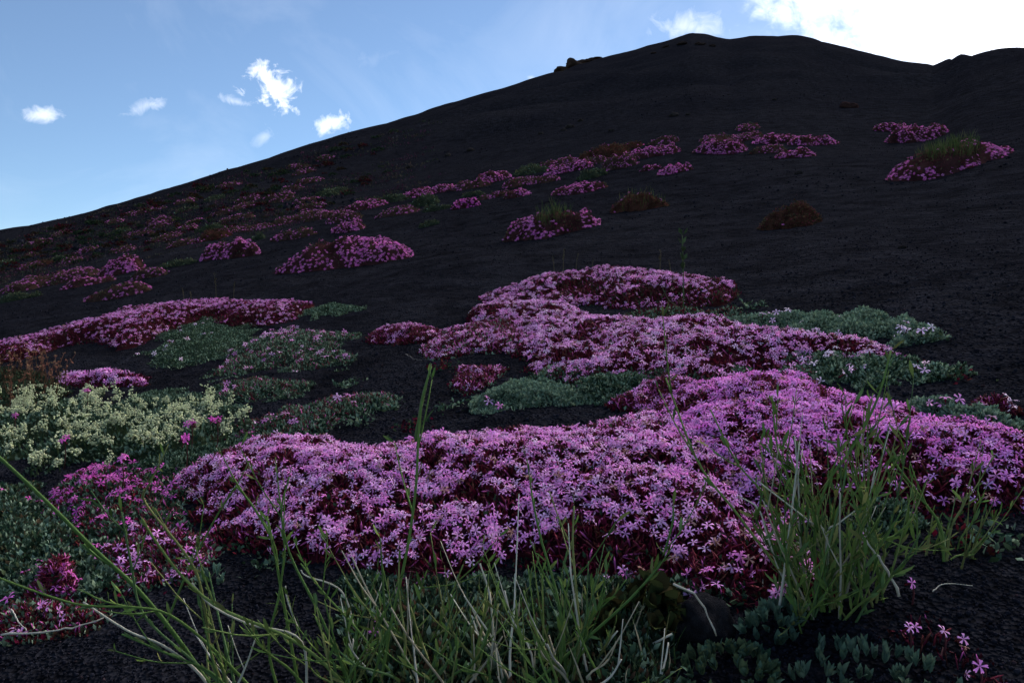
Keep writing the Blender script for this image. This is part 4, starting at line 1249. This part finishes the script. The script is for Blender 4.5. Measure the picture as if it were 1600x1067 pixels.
RGREY = [(.070, .120, .085), (.090, .140, .105), (.055, .095, .070), (.105, .150, .10)]
rosettes('rosette_plant', 'grey-green plant of spoon-shaped leaves on the ash below the bushy broom', 'leafy plant',
         [(1225, 1100), (1240, 1020), (1310, 992), (1400, 1008), (1470, 1050), (1500, 1100)], .012, 43, 7, .0112, RGREY, .19, 3)
rosettes('rosette_plant', 'grey-green leafy plant growing right under the dark lava rock', 'leafy plant',
         [(1060, 1100), (1075, 1020), (1130, 1000), (1190, 1020), (1215, 1100)], .012, 43, 7, .0115, RGREY + GRN, .22, 4)
rosettes('rosette_plant', 'small bluish leaf cluster at the foot of the bushy broom', 'leafy plant',
         [(1160, 985), (1180, 948), (1225, 940), (1262, 965), (1255, 1000), (1205, 1005)], .012, 40, 7, .011, RGREY, .22, 5)
rosettes('broadleaf_plant', 'dark olive plant with rounded leaves between broom and lava rock', 'leafy plant',
         [(940, 1010), (950, 940), (1000, 905), (1050, 915), (1062, 970), (1040, 1015)], .035, 34, 5, .017, [(.030, .040, .016), (.040, .050, .020), (.035, .032, .014), (.05, .04, .018)], .40, 6, .9)
rosettes('rosette_plant', 'little tuft of blue-grey leaves alone on ash beside the straggling red patch', 'leafy plant',
         [(310, 912), (320, 890), (345, 888), (350, 905), (330, 918)], .010, 7, 7, .012, GREY, .18, 8)

# loose blooms on bare ash at the right
def loose_blooms():
    r = np.random.default_rng(55)
    ms = flower_meshes('pink', PINK, PALE)
    for k, (fx, fy) in enumerate(((1425, 910), (1421, 980), (1475, 985), (1531, 1040), (1345, 838), (1060, 858), (590, 965), (585, 985), (1215, 925))):
        g = hit(fx, fy, .018)[0]
        b = np.array([g[0], g[1], float(zt(*g))])
        t = thing('single_bloom', ['single pink bloom on a thin red stalk above bare ash', 'single pink bloom hidden among broom stems'][int(k > 3)], 'flower', b, ['loose blooms on the ash', 'blooms among the broom'][int(k > 3)])
        sv, sf, sc_ = tube(spline([(0, 0, -.002), (.002, .001, .009), (0, 0, .0165)], 5), .0008, 4, (.07, .02, .025))
        st = link('stem', mesh('stem', sv, sf, M_STEM, sc_), t)
        o = link('flower', ms[r.integers(16)], st, (0, 0, .018))
        o.rotation_euler = (r.uniform(.6, 1.1), r.normal(0, .3), r.normal(0, .4)); o.scale = (.0054,) * 3
loose_blooms()

# ------------------------------------------------------------------ dry twigs, stalks
def twig(label, pxs, rr=.0011, lift=.004, col=(.40, .37, .31), depth=None, name='dry_twig', cat='twig', gain=0.0, group=None, tipcol=None):
    r = np.random.default_rng(int(pxs[0][0]))
    if depth is None:
        g = hit([p[0] for p in pxs], [p[1] for p in pxs], lift)
        P3 = np.column_stack([g, zt(g[:, 0], g[:, 1]) + lift])
    else:
        P3 = np.array([at(x, y, depth + gain * i / (len(pxs) - 1)) for i, (x, y) in enumerate(pxs)])
    pts = spline(P3, 14)
    pts += r.normal(0, rr * .35, pts.shape)
    b = P3[0].copy()
    v, f, c = tube(pts - b, np.linspace(rr * .8, rr * .5, 14) * (1 + .15 * np.sin(np.arange(14) * 1.7)), 6, col, tipcol or np.array(col) * .9)
    return tag(link(name, mesh(name, v, f, M_DRY, c), None, b), label, cat, group)

twig('bent bleached twig lying over the dark lava rock', [(1052, 912), (1075, 922), (1088, 930), (1105, 958), (1120, 994)], .0012, depth=.585)
twig('straight white twig leaning at the foot of the bushy broom', [(1405, 928), (1385, 890), (1370, 866), (1353, 845)], .0014, depth=.60)
twig('long bleached twig lying across the faded wine-red mat', [(2, 991), (60, 988), (110, 981), (162, 966)], .0013, .020)
twig('short pale twig beside the long bleached twig', [(18, 952), (28, 970), (42, 985)], .0011, .020)
twig('thin arched straw on the bare ash beneath the lone broom sprig', [(1458, 924), (1468, 915), (1485, 911), (1520, 915)], .0006, .004)
twig('small forked pale twig under the bushy broom beside the front bank', [(1165, 887), (1180, 886), (1190, 900), (1192, 916)], .0009, .006)
twig('tiny dark straw on the ash above the low mat of scattered flowers', [(634, 553), (645, 560), (660, 563)], .0012, .004, (.14, .12, .11))

def tall_stalk(label, x, y0, y1, lean, rr, col, group=None, spike=True):
    g = hit(x, y0)[0]; d = g[1]
    b = at(x, y0, d); n = 8
    hgt = (y0 - y1) / FPX * d
    r = np.random.default_rng(int(x + y0))
    pts = spline([(0, 0, -.01), (lean * .3 / FPX * d, 0, hgt * .5), (lean / FPX * d, 0, hgt)], 10)
    parts = [tube(pts, np.linspace(rr, rr * .5, 10), 5, col, np.array(col) * 1.2)]
    if spike:
        k = 22
        i = r.integers(5, 10, k)
        parts.append(scatter(*LEAF_S, pts[i] + r.normal(0, rr * .4, (k, 3)), frames(dir_cone(np.tile([[0, 0, 1.]], (k, 1)), .35, r), None, r)[:, :, [2, 0, 1]], hgt * r.uniform(.07, .13, k), np.ones((4, 3)), pick([col], k, r)))
    v, f, c = cat_(parts)
    tag(link('grass_stalk', mesh('grass_stalk', v, f, M_STEM, c), None, b), label, 'stalk', group)

tall_stalk('tall green flower stalk standing before the pink mound with the leafy hole', 1068, 488, 368, -2, .0020, (.055, .085, .035))
twig('thin curved green side shoot at the foot of the tall green stalk', [(1066, 484), (1045, 468), (1034, 445), (1036, 428)], .0012, depth=float(hit(1068, 488)[0][1]), col=(.07, .08, .045), name='side_shoot', cat='shoot')
for x, y0, y1 in ((338, 470, 430), (365, 470, 442), (288, 478, 452), (300, 478, 456), (880, 425, 392), (866, 425, 402), (900, 420, 398), (1031, 430, 393), (1048, 430, 408), (925, 420, 404)):
    tall_stalk('thin brownish grass stalk sticking up behind a pink flower bank', x, y0, y1, 3 * math.sin(x), .0016, (.075, .06, .035), 'stalks behind the banks')

# ------------------------------------------------------------------ rocks
def rock_mesh(seed, sub=3, amp=.35, col=(.011, .011, .012), flat=.75):
    import bmesh
    bm = bmesh.new(); bmesh.ops.create_icosphere(bm, subdivisions=sub, radius=1)
    v = np.array([x.co[:] for x in bm.verts]); f = np.array([[q.index for q in t.verts] for t in bm.faces]); bm.free()
    k = fbm(v[:, 0] * 1.3 + seed, v[:, 1] * 1.3 + v[:, 2] * .9, seed, 4) + .6 * fbm(v[:, 2] * 2.2 + seed, v[:, 0] * 2 - v[:, 1], seed + 9, 3)
    v = v * (1 + amp * k)[:, None] * np.array([1, .85, flat])
    v = np.sign(v) * np.abs(v) ** .92
    r = np.random.default_rng(seed)
    return mesh('lava_rock', v, f, M_ROCK, np.array(col) * r.uniform(.6, 1.4, len(v))[:, None])

def rock(label, px, py, w, seed, col=(.020, .020, .024), flat=.75, sink=.3, group=None, depth=None, name='lava_rock', amp=.5, tall=1.0):
    g = hit(px, py)[0] if depth is None else np.array([(px - 800) / FPX * depth, depth])
    s = w / 2 / FPX * g[1]
    o = link(name, rock_mesh(seed, 4 if w > 40 else 3, amp, col, flat), None, (g[0], g[1], float(zt(*g)) + s * flat * (1 - 2 * sink) * .6))
    o.scale = (s, s, s * tall); o.rotation_euler = (0, 0, seed * 1.3)
    return tag(o, label, 'rock', group)

rock('rough black lava rock beneath the bent bleached twig', 1098, 985, 105, 3, flat=.8)
rock('jagged dark outcrop breaking the skyline of the crater flank', 893, 122, 46, 8, (.055, .038, .032), .40, .42, depth=82, name='rock_outcrop', amp=.9)
rock('low rock shelf joined to the right of the jagged skyline outcrop', 925, 110, 56, 9, (.050, .034, .030), .2, .55, depth=85, name='rock_outcrop', amp=.9)
rock('brown boulder on the upper slope beneath the summit', 1326, 168, 28, 12, (.040, .022, .02), .45, .4)
for i_, (x, y, w) in enumerate(((1042, 74, 12), (1066, 69, 15), (1092, 70, 18), (1112, 73, 12), (1020, 84, 9))):
    rock('dark ledge of rock just under the summit rim', x, y, w, 20 + i_, (.030, .022, .020), .28, .55, 'summit ledge rocks', name='rock_ledge', amp=.8)
for i_, (x, y, w) in enumerate(((1075, 180, 10), (1052, 182, 14), (880, 205, 10), (890, 200, 13), (845, 210, 9), (1210, 157, 8), (1248, 272, 12), (1410, 388, 12), (735, 236, 12), (700, 244, 10),
                                (906, 190, 10), (640, 262, 12), (1508, 218, 10), (955, 205, 9))):
    rock('small loose stone lying on the upper slope', x, y, w, 40 + i_, (.030, .026, .026), .6, .3, 'loose stones up the slope', name='lava_stone')
